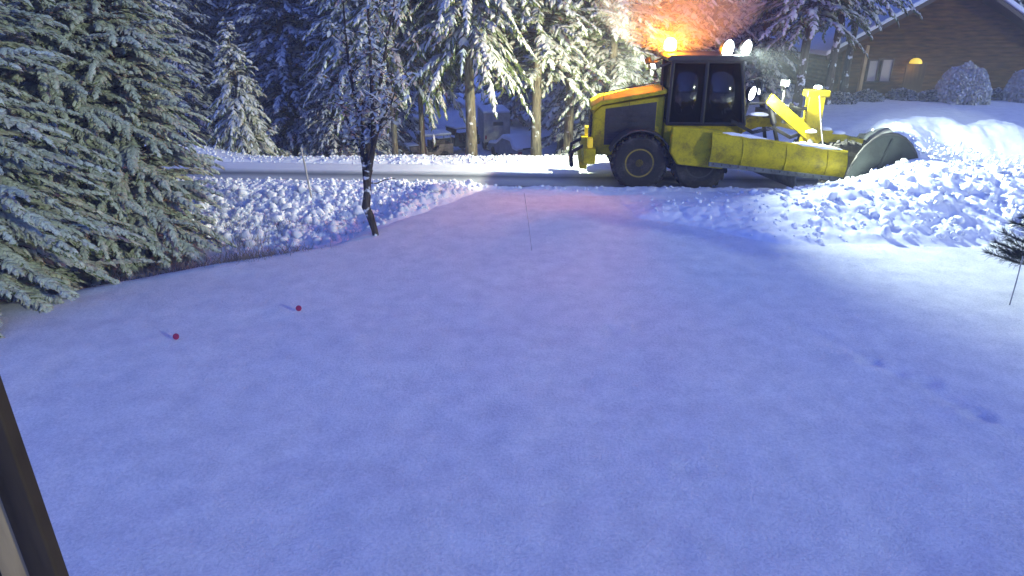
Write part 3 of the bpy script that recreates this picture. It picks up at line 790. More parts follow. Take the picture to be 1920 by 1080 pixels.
def veh(name, label, u, v, Y, rz):
    x, z = at(u, v, Y); return thing(name, label, 'vehicle', (x, Y, float(ground_z(x, Y)) + .05), rz)

def jeep(label, u, Y, rz, body, top, sc=1.0):
    t = veh('jeep', label, u, 285, Y, rz); t.scale = (sc,) * 3
    for x in (-1.0, 1.05):
        for y in (-.62, .62): car_wheel(t, x, y, .37, .2)
    mb = MB()   # open tub, hood and flat fenders; +x is the front
    mb.prism([(-1.6, .5), (.35, .5), (.35, 1.05), (.15, 1.08), (.0, .72), (-.55, .72), (-.75, 1.12), (-1.6, 1.12)], -.72, -.66)
    mb.prism([(-1.6, .5), (.35, .5), (.35, 1.05), (.15, 1.08), (.0, .72), (-.55, .72), (-.75, 1.12), (-1.6, 1.12)], .66, .72)
    mb.box(-1.6, -1.55, -.66, .66, .5, 1.12); mb.box(-1.55, .35, -.66, .66, .48, .55); mb.box(.3, .36, -.66, .66, .55, 1.06)
    mb.build('body', body, t, .015)
    mb = MB(); mb.prism([(.36, .6), (1.5, .6), (1.52, 1.0), (.36, 1.1)], -.5, .5); h = mb.build('hood', body, t, .03)
    mb = MB()
    for k in range(7): mb.box(1.505, 1.525, -.36 + k * .11, -.31 + k * .11, .66, .94)
    mb.build('grille', M['black'], h)
    for y in (-.42, .42):
        mb = MB(); mb.lathe([(.10, 0), (.095, .03), (.03, .05)], 14, Matrix.Translation((1.52, y, .86)) @ Matrix.Rotation(R(90), 4, 'Y')); mb.build('headlight', M['window'], t)
    for y0, y1 in ((-.76, -.48), (.48, .76)):
        mb = MB(); mb.prism([(.42, .62), (.56, .62), (.74, .82), (1.45, .82), (1.6, .7), (1.6, .76), (1.46, .88), (.72, .88), (.5, .68)], y0, y1); mb.build('fender', body, t, .01)
        mb = MB(); mb.prism([(-1.62, .62), (-1.52, .62), (-1.3, .84), (-.7, .84), (-.48, .6), (-.4, .6), (-.66, .92), (-1.34, .92)], y0 * 1.0, y1); mb.build('fender', body, t, .01)
    mb = MB()
    for y in (-.66, .66): mb.tube([(.36, y, 1.05), (.22, y, 1.62)], .025, 8); pass
    mb.tube([(.22, -.66, 1.62), (.22, .66, 1.62)], .025, 8); mb.tube([(.36, -.66, 1.08), (.36, .66, 1.08)], .025, 8); mb.build('windshield_frame', body, t)
    for y in (-.66, .66): mb = MB(); mb.tube([(-1.5, y, 1.1), (-1.45, y, 1.64)], .022, 8); mb.build('roof_post', body, t)
    mb = MB(); mb.box(.26, .27, -.62, .62, 1.1, 1.58, M4=Matrix.Rotation(R(-14), 4, 'Y') @ Matrix.Translation((.33, 0, .02))); mb.build('windshield', M['glass'], t)
    mb = MB(); mb.box(-1.5, .3, -.7, .7, 1.63, 1.67); r = mb.build('canvas_top', top, t, .015)
    mb = MB(); mb.box(-1.52, .32, -.71, .71, 1.672, 1.79); mb.build('snow', M['cap'], r, .05)
    mb = MB(); mb.box(.5, 1.48, -.46, .46, 1.09, 1.17); mb.build('hood_snow', M['cap'], h, .04)
    mb = MB(); mb.box(-.35, .0, -.5, -.1, .55, .85); mb.box(-.42, -.32, -.5, -.1, .85, 1.25); mb.box(-.35, .0, .1, .5, .55, .85); mb.box(-.42, -.32, .1, .5, .85, 1.25); mb.build('seat', M['seat'], t, .03)
    return t
jeep('tan open jeep with snow on its canvas top, behind the snowy trunks', 797, 41, R(205), M['tan'], M['cream'], 1.0)
jeep('dark olive jeep with snowy hood parked nearer the big fir trunk', 853, 44, R(215), M['olive'], M['olive'], .95)

def van():
    t = veh('van', 'cream box van with snow on its roof parked behind the snowy sedan', 924, 280, 46.5, R(100))
    mb = MB(); mb.prism([(-2.0, .45), (1.2, .45), (1.2, 2.25), (1.0, 2.4), (-2.0, 2.4)], -.88, .88); mb.build('body', M['cream'], t, .05)
    mb = MB(); mb.prism([(1.2, .45), (2.5, .45), (2.5, 1.1), (2.0, 1.25), (1.6, 2.05), (1.2, 2.05)], -.82, .82); mb.build('cab', M['cream'], t, .05)
    mb = MB(); mb.box(-2.02, -1.99, -.42, .25, 1.62, 1.86); mb.build('rear_window', M['glass'], t)
    mb = MB(); mb.box(-2.12, -2.0, -.85, .85, .4, .55); mb.build('bumper', M['dark'], t, .02)
    for y in (-.74, .74):
        mb = MB(); mb.box(-2.015, -1.98, y - .06, y + .06, .75, 1.0); mb.build('tail_light', M['red'], t)
    mb = MB(); mb.box(-2.04, 1.1, -.9, .9, 2.402, 2.56); mb.build('snow', M['cap'], t, .07)
    for x in (-1.3, 1.8):
        for y in (-.75, .75): car_wheel(t, x, y, .36, .22)
van()

def sedan():
    t = veh('sedan', 'small sedan buried under smooth snow, its tail towards the road', 963, 288, 42.0, R(117))
    def shell(prof, wb, wt, zt):
        vs, fs = [], []
        n = len(prof)
        for y in (-1, -.86, .86, 1):
            for x, z in prof:
                k = wb + (wt - wb) * max(0, min(1, (z - .75) / (zt - .75))); vs.append((x, y * k, z if abs(y) < .9 else z - .05 * (z > .6)))
        for j in range(3): fs += [(j * n + i, j * n + (i + 1) % n, (j + 1) * n + (i + 1) % n, (j + 1) * n + i) for i in range(n)]
        fs += [tuple(range(n)), tuple(range(4 * n - 1, 3 * n - 1, -1))]
        return MB().add(vs, fs)
    body = [(-2.05, .28), (2.05, .28), (2.1, .62), (1.95, .78), (.95, .9), (.35, 1.36), (-.85, 1.38), (-1.4, .98), (-2.0, .93), (-2.1, .6)]
    shell(body, .84, .60, 1.38).build('body', M['silver'], t, .05)
    sn = [(2.0, .80), (1.9, .88), (1.0, 1.02), (.4, 1.48), (-.1, 1.55), (-.85, 1.5), (-1.45, 1.13), (-2.0, 1.07), (-2.1, .98), (-1.95, .90), (-1.35, .93), (-.8, 1.30), (.3, 1.3), (.9, .87), (1.9, .74)]
    shell(sn, .86, .64, 1.5).build('snow', M['cap'], t, .05)
    mb = MB(); mb.box(-2.15, -2.04, -.45, .45, .955, 1.01); mb.build('licence_plate_recess', M['black'], t, .01)
    mb = MB(); mb.box(-2.2, -2.03, -.78, .78, .38, .54); mb.build('bumper', M['silver'], t, .03)
    for y in (-.64, .64):
        mb = MB(); mb.box(-2.13, -2.05, y - .13, y + .13, .68, .84); mb.build('tail_light', M['red'], t, .02)
    mb = MB(); mb.add([(-.92, -.56, 1.32), (-.92, .56, 1.32), (-1.36, .62, 1.0), (-1.36, -.62, 1.0)], [(0, 1, 2, 3)]); mb.build('rear_window', M['glass'], t)
    for x in (-1.25, 1.25):
        for y in (-.74, .74): car_wheel(t, x, y, .31, .2)
sedan()

# ------------------------------------------------------------------ motor grader
def grader():
    HEAD = math.atan(-.06)
    gx, gy = 2.0, 18.05
    t = thing('motor_grader', 'yellow motor grader ploughing snow along the road with its lamps lit', 'grader', (gx, gy, -.06), HEAD)
    Y, D = M['yellow'], M['dark']
    def wheel(x, y, r, w, rim=None):
        q = Matrix.Translation((x, y, r)) @ Matrix.Rotation(R(90), 4, 'X')
        root = MB(); root.lathe([(r * .5, -w * .42), (r * .62, -w * .5), (r * .86, -w * .5), (r * .95, -w * .42), (r * .965, -w * .2), (r * .965, w * .2), (r * .95, w * .42), (r * .86, w * .5), (r * .62, w * .5), (r * .5, w * .42)], 40, q)
        for k in range(22):   # chevron lugs
            for s in (-1, 1):
                a = 2 * math.pi * (k + .25 * s) / 22
                Q = q @ Matrix.Rotation(a, 4, 'Z') @ Matrix.Translation((r * .965, 0, s * w * .24)) @ Matrix.Rotation(R(28 * s), 4, 'X')
                root.box(-.03, r * .035 + .01, -.035, .035, -w * .26, w * .26, M4=Q)
        o = root.build('wheel', M['rubber'], t, smooth=False)
        s = -1 if y < 0 else 1
        qq = Matrix.Translation((x, y, r)) @ Matrix.Rotation(R(90 if s < 0 else -90), 4, 'X')
        rm = MB(); rm.lathe([(r * .56, w * .36), (r * .54, w * .44), (r * .47, w * .42), (r * .42, w * .22), (r * .25, w * .24), (r * .22, w * .40), (r * .14, w * .42), (.02, w * .42)], 30, qq)
        for k in range(10):
            a = 2 * math.pi * k / 10; rm.lathe([(.022, 0), (.022, .03), (.01, .035)], 6, qq @ Matrix.Translation((r * .33 * math.cos(a), r * .33 * math.sin(a), w * .24)))
        rm.build('rim', rim or Y, o)
    for x in (1.3, 2.82):
        for y in (-1.0, 1.0): wheel(x, y, .70, .44, M['rimyellow'] if x < 2 else D)
    for y in (-.98, .98): wheel(6.45, y, .64, .38, D)
    for s in (-1, 1):
        mb = MB(); mb.prism([(1.05, .55), (3.05, .55), (3.1, .8), (2.9, .95), (1.2, .95), (1.0, .8)], s * .62, s * .8) if s > 0 else mb.prism([(1.05, .55), (3.05, .55), (3.1, .8), (2.9, .95), (1.2, .95), (1.0, .8)], -.8, -.62)
        mb.build('tandem_case', D, t, .03)
    mb = MB(); mb.tube([(2.06, -.7, .72), (2.06, .7, .72)], .16, 12); mb.build('rear_axle', D, t)
    # engine end
    mb = MB(); mb.prism([(.08, .78), (1.9, .78), (1.9, 2.30), (.30, 2.02), (.12, 1.86)], -.62, .62); eng = mb.build('engine_housing', Y, t, .05)
    mb = MB(); mb.prism([(.05, 1.93), (.16, 1.93), (.32, 2.06), (1.92, 2.35), (1.92, 2.46), (.30, 2.17), (.05, 2.02)], -.72, .72); mb.build('hood', Y, t, .03)
    for s in (-1, 1):
        mb = MB()
        for k in range(6):
            y0, y1 = sorted((s * .625, s * .655)); mb.box(.48, 1.62, y0, y1, 1.12 + k * .14, 1.21 + k * .14)
        y0, y1 = sorted((s * .618, s * .63)); mb.prism([(.42, 1.05), (1.7, 1.05), (1.7, 2.14), (.42, 1.96)], y0, y1); mb.build('side_grille', D, eng)
    mb = MB()
    for k in range(8): mb.box(.055, .10, -.5, .5, .95 + k * .11, 1.02 + k * .11)
    mb.build('rear_grille', D, eng)
    mb = MB(); mb.box(-.12, .2, -1.05, 1.05, .62, 1.02); mb.box(-.2, .0, -.85, .85, .45, .66); mb.build('rear_bumper', Y, t, .04)
    for y in (-.9, .9):
        mb = MB(); mb.box(-.02, .12, y - .12, y + .12, 1.03, 1.28); q = mb.build('tail_lamp', M['amber'], t, .03)
    mb = MB(); mb.tube([(-.1, -.55, 1.0), (-.38, -.55, .85), (-.42, -.55, .5)], .05, 8); mb.tube([(-.1, .55, 1.0), (-.38, .55, .85), (-.42, .55, .5)], .05, 8); mb.tube([(-.4, -.8, .55), (-.4, .8, .55)], .06, 8); mb.build('ripper', D, t)
    for s in (-1, 1):
        mb = MB(); pr = []
        for k in range(9):
            a = R(20 + 140 * k / 8); pr.append((1.3 + .82 * math.cos(a), .72 + .82 * math.sin(a)))
        pr2 = [(1.3 + (p[0] - 1.3) * .95, .72 + (p[1] - .72) * .95) for p in pr][::-1]
        y0, y1 = sorted((s * .74, s * 1.24)); mb.prism(pr + pr2, y0, y1); mb.build('rear_fender', D, t, .01)
    # cab
    C = [(1.95, 1.32), (3.72, 1.32), (3.95, 1.75), (3.72, 3.12), (1.98, 3.12)]
    floor = MB(); floor.prism([(1.92, 1.05), (3.7, 1.05), (3.92, 1.45), (3.92, 1.62), (1.92, 1.62)], -.72, .72); cab = floor.build('cab', Y, t, .03)
    fr = MB()
    for s in (-1, 1):
        y = s * .74
        for a, b in (((1.98, 1.6), (2.0, 3.14)), ((3.9, 1.6), (3.66, 3.14)), ((2.85, 1.6), (2.83, 3.14)), ((1.98, 1.62), (3.9, 1.62)), ((2.0, 3.12), (3.66, 3.12))):
            fr.tube([(a[0], y, a[1]), (b[0], y, b[1])], .048, 6)
    for x, z in ((1.98, 1.62), (2.0, 3.12), (3.9, 1.62), (3.66, 3.12)): fr.tube([(x, -.74, z), (x, .74, z)], .048, 6)
    fr.build('cab_frame', M['black'], cab)
    def glass(name, pts):
        g = MB(); g.add(pts, [tuple(range(len(pts)))]); o = g.build(name, M['cabglass'], cab); so = o.modifiers.new('thick', 'SOLIDIFY'); so.thickness = .008
    for s in (-1, 1):
        y = s * .735
        glass('window', [(2.03, y, 1.66), (2.8, y, 1.66), (2.79, y, 3.08), (2.04, y, 3.08)]); glass('window', [(2.9, y, 1.66), (3.84, y, 1.66), (3.63, y, 3.08), (2.88, y, 3.08)])
    glass('windshield', [(3.87, -.7, 1.66), (3.87, .7, 1.66), (3.65, .7, 3.08), (3.65, -.7, 3.08)]); glass('rear_window', [(2.0, -.7, 1.66), (2.0, .7, 1.66), (2.02, .7, 3.08), (2.02, -.7, 3.08)])
    mb = MB(); mb.prism([(1.86, 3.14), (3.86, 3.14), (3.9, 3.2), (3.8, 3.27), (1.92, 3.27), (1.84, 3.2)], -.86, .86); rf = mb.build('cab_roof', D, cab, .03)
    mb = MB(); mb.box(2.2, 2.75, -.3, .3, 1.62, 1.95); mb.box(2.2, 2.36, -.3, .3, 1.95, 2.65); mb.build('seat', M['seat'], cab, .05)
    mb = MB(); mb.box(3.25, 3.5, -.12, .12, 1.6, 2.15); st = Matrix.Translation((3.2, 0, 2.28)) @ Matrix.Rotation(R(-30), 4, 'Y'); mb.lathe([(.21, -.012), (.23, 0), (.21, .012), (.19, .0)], 20, st); mb.build('steering_console', M['black'], cab, .01)
    mb = MB()
    for k in range(3): mb.box(2.05 + .06 * k, 2.75 - .06 * k, -1.0 + .06 * k, -.72, 1.02 + .2 * k, 1.06 + .2 * k)
    mb.build('step', D, t)
    # storage box and tank beside the cab, behind the wing
    mb = MB(); mb.prism([(2.0, 1.02), (2.2, .72), (3.3, .62), (3.62, .8), (3.62, 1.5), (2.7, 1.62), (2.0, 1.66)], -1.42, -1.225); mb.build('fuel_tank', Y, t, .05)
    # beacon
    mb = MB(); mb.lathe([(.09, 0), (.09, .05), (.075, .07)], 16, Matrix.Translation((2.0, -.06, 3.27))); bc = mb.build('beacon', M['black'], t)
    mb = MB(); mb.lathe([(.10, .06), (.14, .10), (.155, .18), (.14, .28), (.085, .35), (.01, .37)], 20, Matrix.Translation((2.0, -.06, 3.27))); mb.build('beacon_lens', M['beacon'], bc)
    def lamp(p, d, r, lens, name='work_light', box=False):
        d = Vector(d).normalized(); q = Matrix.Translation(p) @ d.to_track_quat('Z', 'Y').to_matrix().to_4x4()
        mb = MB()
        if box: mb.box(-r * 1.1, r * 1.1, -r * .85, r * .85, -.1, .03, M4=q)
        else: mb.lathe([(r * .3, -.14), (r * .8, -.1), (r * 1.08, 0), (r * 1.08, .03), (r, .03)], 18, q)
        h = mb.build(name, M['black'], t, .01 if box else 0)
        mb = MB()
        if box: mb.box(-r, r, -r * .75, r * .75, .032, .045, M4=q)
        else: mb.lathe([(r, .031), (r * .9, .05), (r * .5, .065), (.01, .07)], 18, q)
        mb.build('lens', lens, h)
        mb = MB(); mb.tube([Vector(p) - d * .06, Vector(p) - d * .06 - Vector((0, 0, r + .1))], .018, 6); mb.build('bracket', M['black'], h)
    lamp((3.30, -.55, 3.40), (.62, -.7, -.12), .215, M['lens']); lamp((3.78, -.42, 3.42), (.62, -.7, -.12), .185, M['lens'])
    lamp((1.55, -.72, 3.02), (-.62, -.35, -.28), .085, M['lens_mid'], box=True)
    mb = MB(); mb.tube([(1.95, -.7, 3.1), (1.58, -.72, 2.95)], .025, 6); mb.build('lamp_arm', D, t); mb = MB(); mb.tube([(1.95, .7, 3.1), (1.58, .72, 2.95)], .025, 6); mb.build('lamp_arm', D, t)
    lamp((1.55, .72, 3.02), (-.62, .35, -.28), .085, M['lens_mid'], box=True)
    # front frame (gooseneck), head, axle
    def sweep(path, w, h, name, m, parent):
        mb = MB(); vs, fs = [], []
        for i, (x, z) in enumerate(path):
            a, b = path[max(i - 1, 0)], path[min(i + 1, len(path) - 1)]; d = Vector((b[0] - a[0], b[1] - a[1])).normalized(); n = Vector((-d.y, d.x))
            for sy, sz in ((-1, -1), (1, -1), (1, 1), (-1, 1)): vs.append((x + n.x * sz * h / 2, sy * w / 2, z + n.y * sz * h / 2))
        for i in range(len(path) - 1): fs += [(i * 4 + k, i * 4 + (k + 1) % 4, i * 4 + 4 + (k + 1) % 4, i * 4 + 4 + k) for k in range(4)]
        fs += [(3, 2, 1, 0), tuple((len(path) - 1) * 4 + k for k in range(4))]; mb.add(vs, fs); return mb.build(name, m, parent, .02)
    sweep([(3.5, 1.2), (3.95, 1.45), (4.4, 1.62), (5.0, 1.64), (5.6, 1.5), (6.3, 1.22), (6.9, 1.05), (7.15, 1.02)], .34, .32, 'main_frame', Y, t)
    mb = MB(); mb.tube([(6.45, -.85, .66), (6.45, -.3, .72), (6.45, .3, .72), (6.45, .85, .66)], .11, 10); mb.box(6.28, 6.65, -.2, .2, .62, 1.1); mb.build('front_axle', D, t)
    # blade circle and moldboard under the frame
    mb = MB(); q = Matrix.Translation((5.0, 0, .82)); mb.lathe([(.55, -.06), (.72, -.06), (.72, .06), (.55, .06)], 32, q); mb.build('blade_circle', D, t)
    mb = MB(); vs = []; n = 10; yaw = R(25)
    for s in (-1.7, 1.7):
        for off in (0, -.04):
            for k in range(n):
                a = R(-50 + 100 * k / (n - 1)); px = .42 - .5 * math.cos(a) + off; pz = .48 + .45 * math.sin(a)
                vs.append((4.75 + px * math.cos(yaw) - s * math.sin(yaw) * .6, s * math.cos(yaw) , pz))
    fs = []
    for k in range(n - 1): fs += [(k, k + 1, 2 * n + k + 1, 2 * n + k), (n + k + 1, n + k, 3 * n + k, 3 * n + k + 1), (k + 1, k, n + k, n + k + 1), (2 * n + k, 2 * n + k + 1, 3 * n + k + 1, 3 * n + k)]
    fs += [(0, 2 * n, 3 * n, n), (n - 1, 2 * n - 1, 4 * n - 1, 3 * n - 1)]; mb.add(vs, fs); mb.build('moldboard', M['steel'], t)
    for s in (-1, 1):
        mb = MB(); mb.tube([(4.55, s * .34, 2.15), (4.9, s * .6, .95)], .05, 8); mb.tube([(4.55, s * .34, 2.2), (4.72, s * .46, 1.6)], .075, 8); mb.box(4.45, 4.65, -.4, .4, 1.74, 1.9) if s > 0 else None; mb.build('lift_cylinder', D, t)
    # side wing carried along the near flank, curved plate with ribs
    def wing_pt(x, f):
        zb = .82 - (x - 2.95) * .105; zt = 1.52 - (x - 2.95) * .13
        z = zb + (zt - zb) * f; return Vector((x, -1.56 - .12 * math.sin(f * math.pi), z))
    mb = MB(); xs = np.linspace(2.95, 6.22, 12); fn = 7; vs = []
    for off in (0, .05):
        for x in xs:
            for j in range(fn): p = wing_pt(x, j / (fn - 1)); vs.append((p.x, p.y + off, p.z))
    nx = len(xs); N = nx * fn; fs = []
    for i in range(nx - 1):
        for j in range(fn - 1):
            a = i * fn + j; fs += [(a, a + fn, a + fn + 1, a + 1), (N + a, N + a + 1, N + a + fn + 1, N + a + fn)]
        a = i * fn; fs += [(a, N + a, N + a + fn, a + fn), (a + fn - 1, a + 2 * fn - 1, N + a + 2 * fn - 1, N + a + fn - 1)]
    for j in range(fn - 1): fs += [(j, j + 1, N + j + 1, N + j)]; a = (nx - 1) * fn + j; fs += [(a, N + a, N + a + 1, a + 1)]
    mb.add(vs, fs); wing = mb.build('wing_plough', Y, t)
    mb = MB(); mb.tube([wing_pt(x, 1.0) + Vector((0, .02, .015)) for x in xs], .035, 8); mb.build('top_rail', Y, wing)
    mb = MB(); mb.add([wing_pt(x, 0) + Vector((0, dy, dz)) for x in (2.95, 6.22) for dy, dz in ((-.02, .02), (.07, .02), (.07, -.09), (-.02, -.09))], [(0, 4, 5, 1), (1, 5, 6, 2), (2, 6, 7, 3), (3, 7, 4, 0), (3, 2, 1, 0), (4, 5, 6, 7)]); mb.build('cutting_edge', M['steel'], wing)
    mb = MB(); mb.tube([(3.6, -1.5, 1.15), (3.6, -.6, 1.2)], .05, 8); mb.tube([(5.6, -1.5, .95), (5.6, -.3, 1.35)], .06, 8); mb.tube([(5.6, -1.5, .75), (6.2, -.3, .95)], .05, 8); mb.build('wing_arm', D, t)
    mb = MB(); mb.prism([(1.0, .80), (1.012, .80), (1.012, 2.14), (1.0, 2.14)], -.668, -.656); mb.build('door_seam', M['black'], eng)
    for x in (3.7, 4.75, 5.75):
        mb = MB(); mb.tube([wing_pt(x, f) + Vector((0, -.006, 0)) for f in (.04, .25, .5, .75, .97)], .016, 6); mb.build('rib', Y, wing)
    mb = MB()
    for k in range(16):
        x = 3.05 + 3.05 * k / 15; q = Matrix.Translation(wing_pt(x, .02) + Vector((0, -.018, -.035))) @ Matrix.Rotation(R(90), 4, 'X'); mb.lathe([(.020, 0), (.020, .012), (.012, .018)], 8, q)
    mb.build('bolt', D, wing)
    for k in range(3):
        mb = MB(); z = 1.75 - .03 * k; mb.tube([(3.55, -.78 - .03 * k, z), (4.1, -.84, z - .28), (4.6, -.80 - .03 * k, z - .16), (5.1, -.7, z - .42), (5.55, -.5, z - .3)], .016, 6); mb.build('hydraulic_hose', M['black'], t)
    mb = MB(); mb.tube([(3.85, -.76, 2.7), (4.12, -1.0, 2.78), (4.12, -1.0, 2.5)], .016, 6); mir = mb.build('mirror_arm', M['black'], cab)
    mb = MB(); mb.box(4.08, 4.13, -1.1, -.92, 2.38, 2.68); mb.build('mirror', M['glass'], mir, .01)
    mb = MB(); mb.tube([(.35, -.66, 2.12), (.35, -.68, 2.36), (1.0, -.68, 2.5), (1.8, -.68, 2.64), (1.8, -.68, 2.4)], .016, 6); mb.build('hand_rail', D, t)
    for (xa, xb, f, th) in ((3.2, 4.3, 1.0, .05), (4.9, 6.1, 1.0, .06)):
        mb = MB(); mb.tube([wing_pt(x, f) + Vector((0, .03, .05)) for x in np.linspace(xa, xb, 6)], [.012, th, th * .8, th * 1.1, th * .7, .012], 8); mb.build('snow', M['cap'], wing)
    # wing mast and lift arm
    mb = MB(); mb.box(5.52, 5.92, -.42, -.16, 1.1, 2.36); mb.box(5.44, 6.0, -.48, -.1, 2.26, 2.42); mast = mb.build('wing_mast', Y, t, .02)
    mb = MB(); mb.tube([(5.72, -.5, 2.3), (5.72, -1.05, 1.5), (5.7, -1.5, 1.05)], .02, 6); mb.build('lift_chain', D, mast)
    mb = MB(); mb.add([(4.42, -.62, 2.12), (4.56, -.62, 2.34), (5.92, -.72, 1.28), (5.74, -.72, 1.06), (4.42, -.40, 2.12), (4.56, -.40, 2.34), (5.92, -.5, 1.28), (5.74, -.5, 1.06)], [(0, 3, 2, 1), (4, 5, 6, 7), (0, 1, 5, 4), (1, 2, 6, 5), (2, 3, 7, 6), (3, 0, 4, 7)]); mb.build('lift_arm', Y, t, .02)
    mb = MB(); mb.tube([(4.9, -.35, 2.05), (5.35, -.35, 1.95), (5.7, -.35, 2.0)], .045, 8); mb.tube([(5.0, -.3, 1.6), (5.1, -.45, 2.1)], .06, 8); mb.build('hydraulic_hose', D, t)
    lamp((4.02, -.55, 2.36), (.75, -.6, -.15), .165, M['lens'], 'headlight'); lamp((4.85, -.5, 2.60), (.75, -.6, -.12), .09, M['lens'], 'headlight', True)
    mb = MB(); mb.tube([(3.9, -.55, 1.7), (4.0, -.55, 2.22)], .04, 8); mb.tube([(4.85, -.5, 2.0), (4.85, -.5, 2.5)], .035, 8); mb.tube([(4.0, -.55, 2.1), (4.85, -.5, 2.15)], .03, 8); mb.build('lamp_bracket', D, t)
    # front plough: curved mouldboard turned to throw snow aside
    mb = MB(); vs = []; n = 12; ns = 13
    for off in (0, 1):
        for i in range(ns):
            s = -1.78 + 3.4 * i / (ns - 1); cx = 7.75 + .55 * s / 1.7 - .10 * (s / 1.7) ** 2
            hgt = 1.12 + .26 * (1 - ((s + .6) / 2.0) ** 2)
            for k in range(n):
                a = R(-58 + 128 * k / (n - 1)); px = -.78 * math.cos(a) + .36; pz = (.5 + .5 * math.sin(a) / math.sin(R(70))) * hgt + .08
                vs.append((cx + px - .05 * off, s, pz))
    N = ns * n; fs = []
    for i in range(ns - 1):
        for k in range(n - 1):
            a = i * n + k; fs += [(a, a + 1, a + n + 1, a + n), (N + a, N + a + n, N + a + n + 1, N + a + 1)]
        a = i * n; fs += [(a, a + n, N + a + n, N + a), (a + n - 1, N + a + n - 1, N + a + 2 * n - 1, a + 2 * n - 1)]
    for k in range(n - 1): fs += [(k, N + k, N + k + 1, k + 1)]; a = (ns - 1) * n + k; fs += [(a, a + 1, N + a + 1, N + a)]
    mb.add(vs, fs); pl = mb.build('front_plough', M['steel'], t)
    mb = MB(); ep = [(7.0 + .92 * math.cos(R(a)) * (1.0 if a < 90 else .95), .12 + 1.5 * math.sin(R(a))) for a in range(0, 181, 12)] + [(6.35, .02), (7.6, .02)]
    mb.prism(ep, -1.86, -1.80); mb.build('end_plate', M['plate'], pl, .015)
    mb = MB(); mb.tube([(7.0 + .92 * math.cos(R(a)) * (1.0 if a < 90 else .95), -1.85, .12 + 1.5 * math.sin(R(a))) for a in range(8, 173, 12)], .03, 8); mb.build('plate_edge', D, pl)
    mb = MB(); mb.tube([(6.75, -1.87, .1), (6.85, -1.88, .7), (7.05, -1.87, 1.5)], .028, 6); mb.build('plate_rib', M['plate'], pl)
    for s in (-.9, -.3, .3, .9): mb = MB(); mb.prism([(7.38, .2), (7.62, .2), (7.48, .7), (7.66, 1.15), (7.5, 1.15), (7.28, .7)], s - .025, s + .025); mb.build('plough_rib', M['dark'], pl)
    mb = MB(); mb.box(7.05, 7.45, -.55, -.4, .45, .6); mb.box(7.05, 7.45, .4, .55, .45, .6); mb.tube([(7.1, 0, 1.15), (7.5, 0, .95)], .06, 8); mb.build('plough_hitch', D, t)
    # snow caught on the machine
    for x, y, z, l in ((4.3, -.5, 1.8, .5), (4.75, -.3, 1.83, .45), (5.6, -.66, 1.42, .3), (6.1, -.25, 1.42, .35), (6.5, -.1, 1.3, .4), (5.74, -.3, 2.45, .22), (4.4, -.95, 1.05, .3)):
        sn = MB(); sn.lathe([(.5, -.02), (.95, .1), (1.0, .3), (.8, .7), (.4, .95), (.05, 1)], 12, Matrix.Translation((x, y, z)) @ Matrix.Diagonal((l * .5, .14, .09, 1))); sn.build('snow', M['cap'], t)
    W = Matrix.Translation((gx, gy, -.06)) @ Matrix.Rotation(HEAD, 4, 'Z')
    def light(name, kind, p, energy, col, d=None, size=60, blend=.5, soft=.06):
        l = bpy.data.lights.new(name, kind); l.energy = energy; l.color = col; l.shadow_soft_size = soft
        o = bpy.data.objects.new(name, l); COL.objects.link(o); o.parent = t; o.location = p
        if kind == 'SPOT':
            l.spot_size = R(size); l.spot_blend = blend; o.rotation_euler = Vector(d).to_track_quat('-Z', 'Y').to_euler()
        return o
    light('rear_work_light', 'SPOT', (1.38, .76, 2.98), REAR, (.90, 1, .74), (-.80, .60, -.10), 140, .10)
    light('front_light_near', 'SPOT', (3.46, -.72, 3.36), FRONT, (.84, 1, .82), (1, -.62, -.66), 104, .8)
    light('front_light_far', 'SPOT', (3.92, -.58, 3.38), FRONT * .7, (.84, 1, .82), (1, -.25, -.6), 78, .6)
    light('headlight_low', 'SPOT', (4.22, -.75, 2.33), FRONT * .28, (.95, 1, .85), (1, -.15, -.42), 84, .5)
M['cabglass'] = mat('cab_window_glass', (1, 1, 1), .05)
m = M['cabglass']; pb = m.node_tree.nodes['Principled BSDF']; pb.inputs['Transmission Weight'].default_value = .0
nt = m.node_tree; tr = nt.nodes.new('ShaderNodeBsdfTransparent'); tr.inputs[0].default_value = (.16, .16, .17, 1)
gl = nt.nodes.new('ShaderNodeBsdfGlossy'); gl.inputs['Roughness'].default_value = .12; gl.inputs['Color'].default_value = (.8, .8, .8, 1)
mxs = nt.nodes.new('ShaderNodeMixShader'); mxs.inputs[0].default_value = .065
nt.links.new(tr.outputs[0], mxs.inputs[1]); nt.links.new(gl.outputs[0], mxs.inputs[2]); nt.links.new(mxs.outputs[0], nt.nodes['Material Output'].inputs[0])

REAR, FRONT = 3100, 7400
grader()

# snow thrown off the plough
def spray():
    rg = np.random.default_rng(21); V, F = [], []
    ico = bmesh.new(); bmesh.ops.create_icosphere(ico, subdivisions=1, radius=1); iv = np.array([v.co[:] for v in ico.verts]); fi = np.array([[v.index for v in f.verts] for f in ico.faces]); ico.free()
    for k in range(900):
        q = rg.random(); x = 10.15 + 3.2 * q ** 1.4 + rg.normal(0, .25); y = 17.6 - .06 * 10 + rg.normal(0, 1.1) ; top = 1.25 * (1 - .45 * q)
        z = rg.uniform(.3, 1) ** .6 * top + rg.normal(0, .10); r = .012 + .05 * rg.random() ** 3
        V.append(iv * r * rg.uniform(.6, 1.4, 3) * (1 + rg.normal(0, .12, (len(iv), 1))) + [x, y, z]); F.append(fi + len(iv) * k)
    o = link('snow_spray', np_mesh('snow_spray', np.concatenate(V), np.concatenate(F), [M['cap']], smooth=True), smooth=False)
    o['kind'] = 'stuff'; tag(o, 'lumps of snow thrown up in front of the plough', 'snow')
spray()

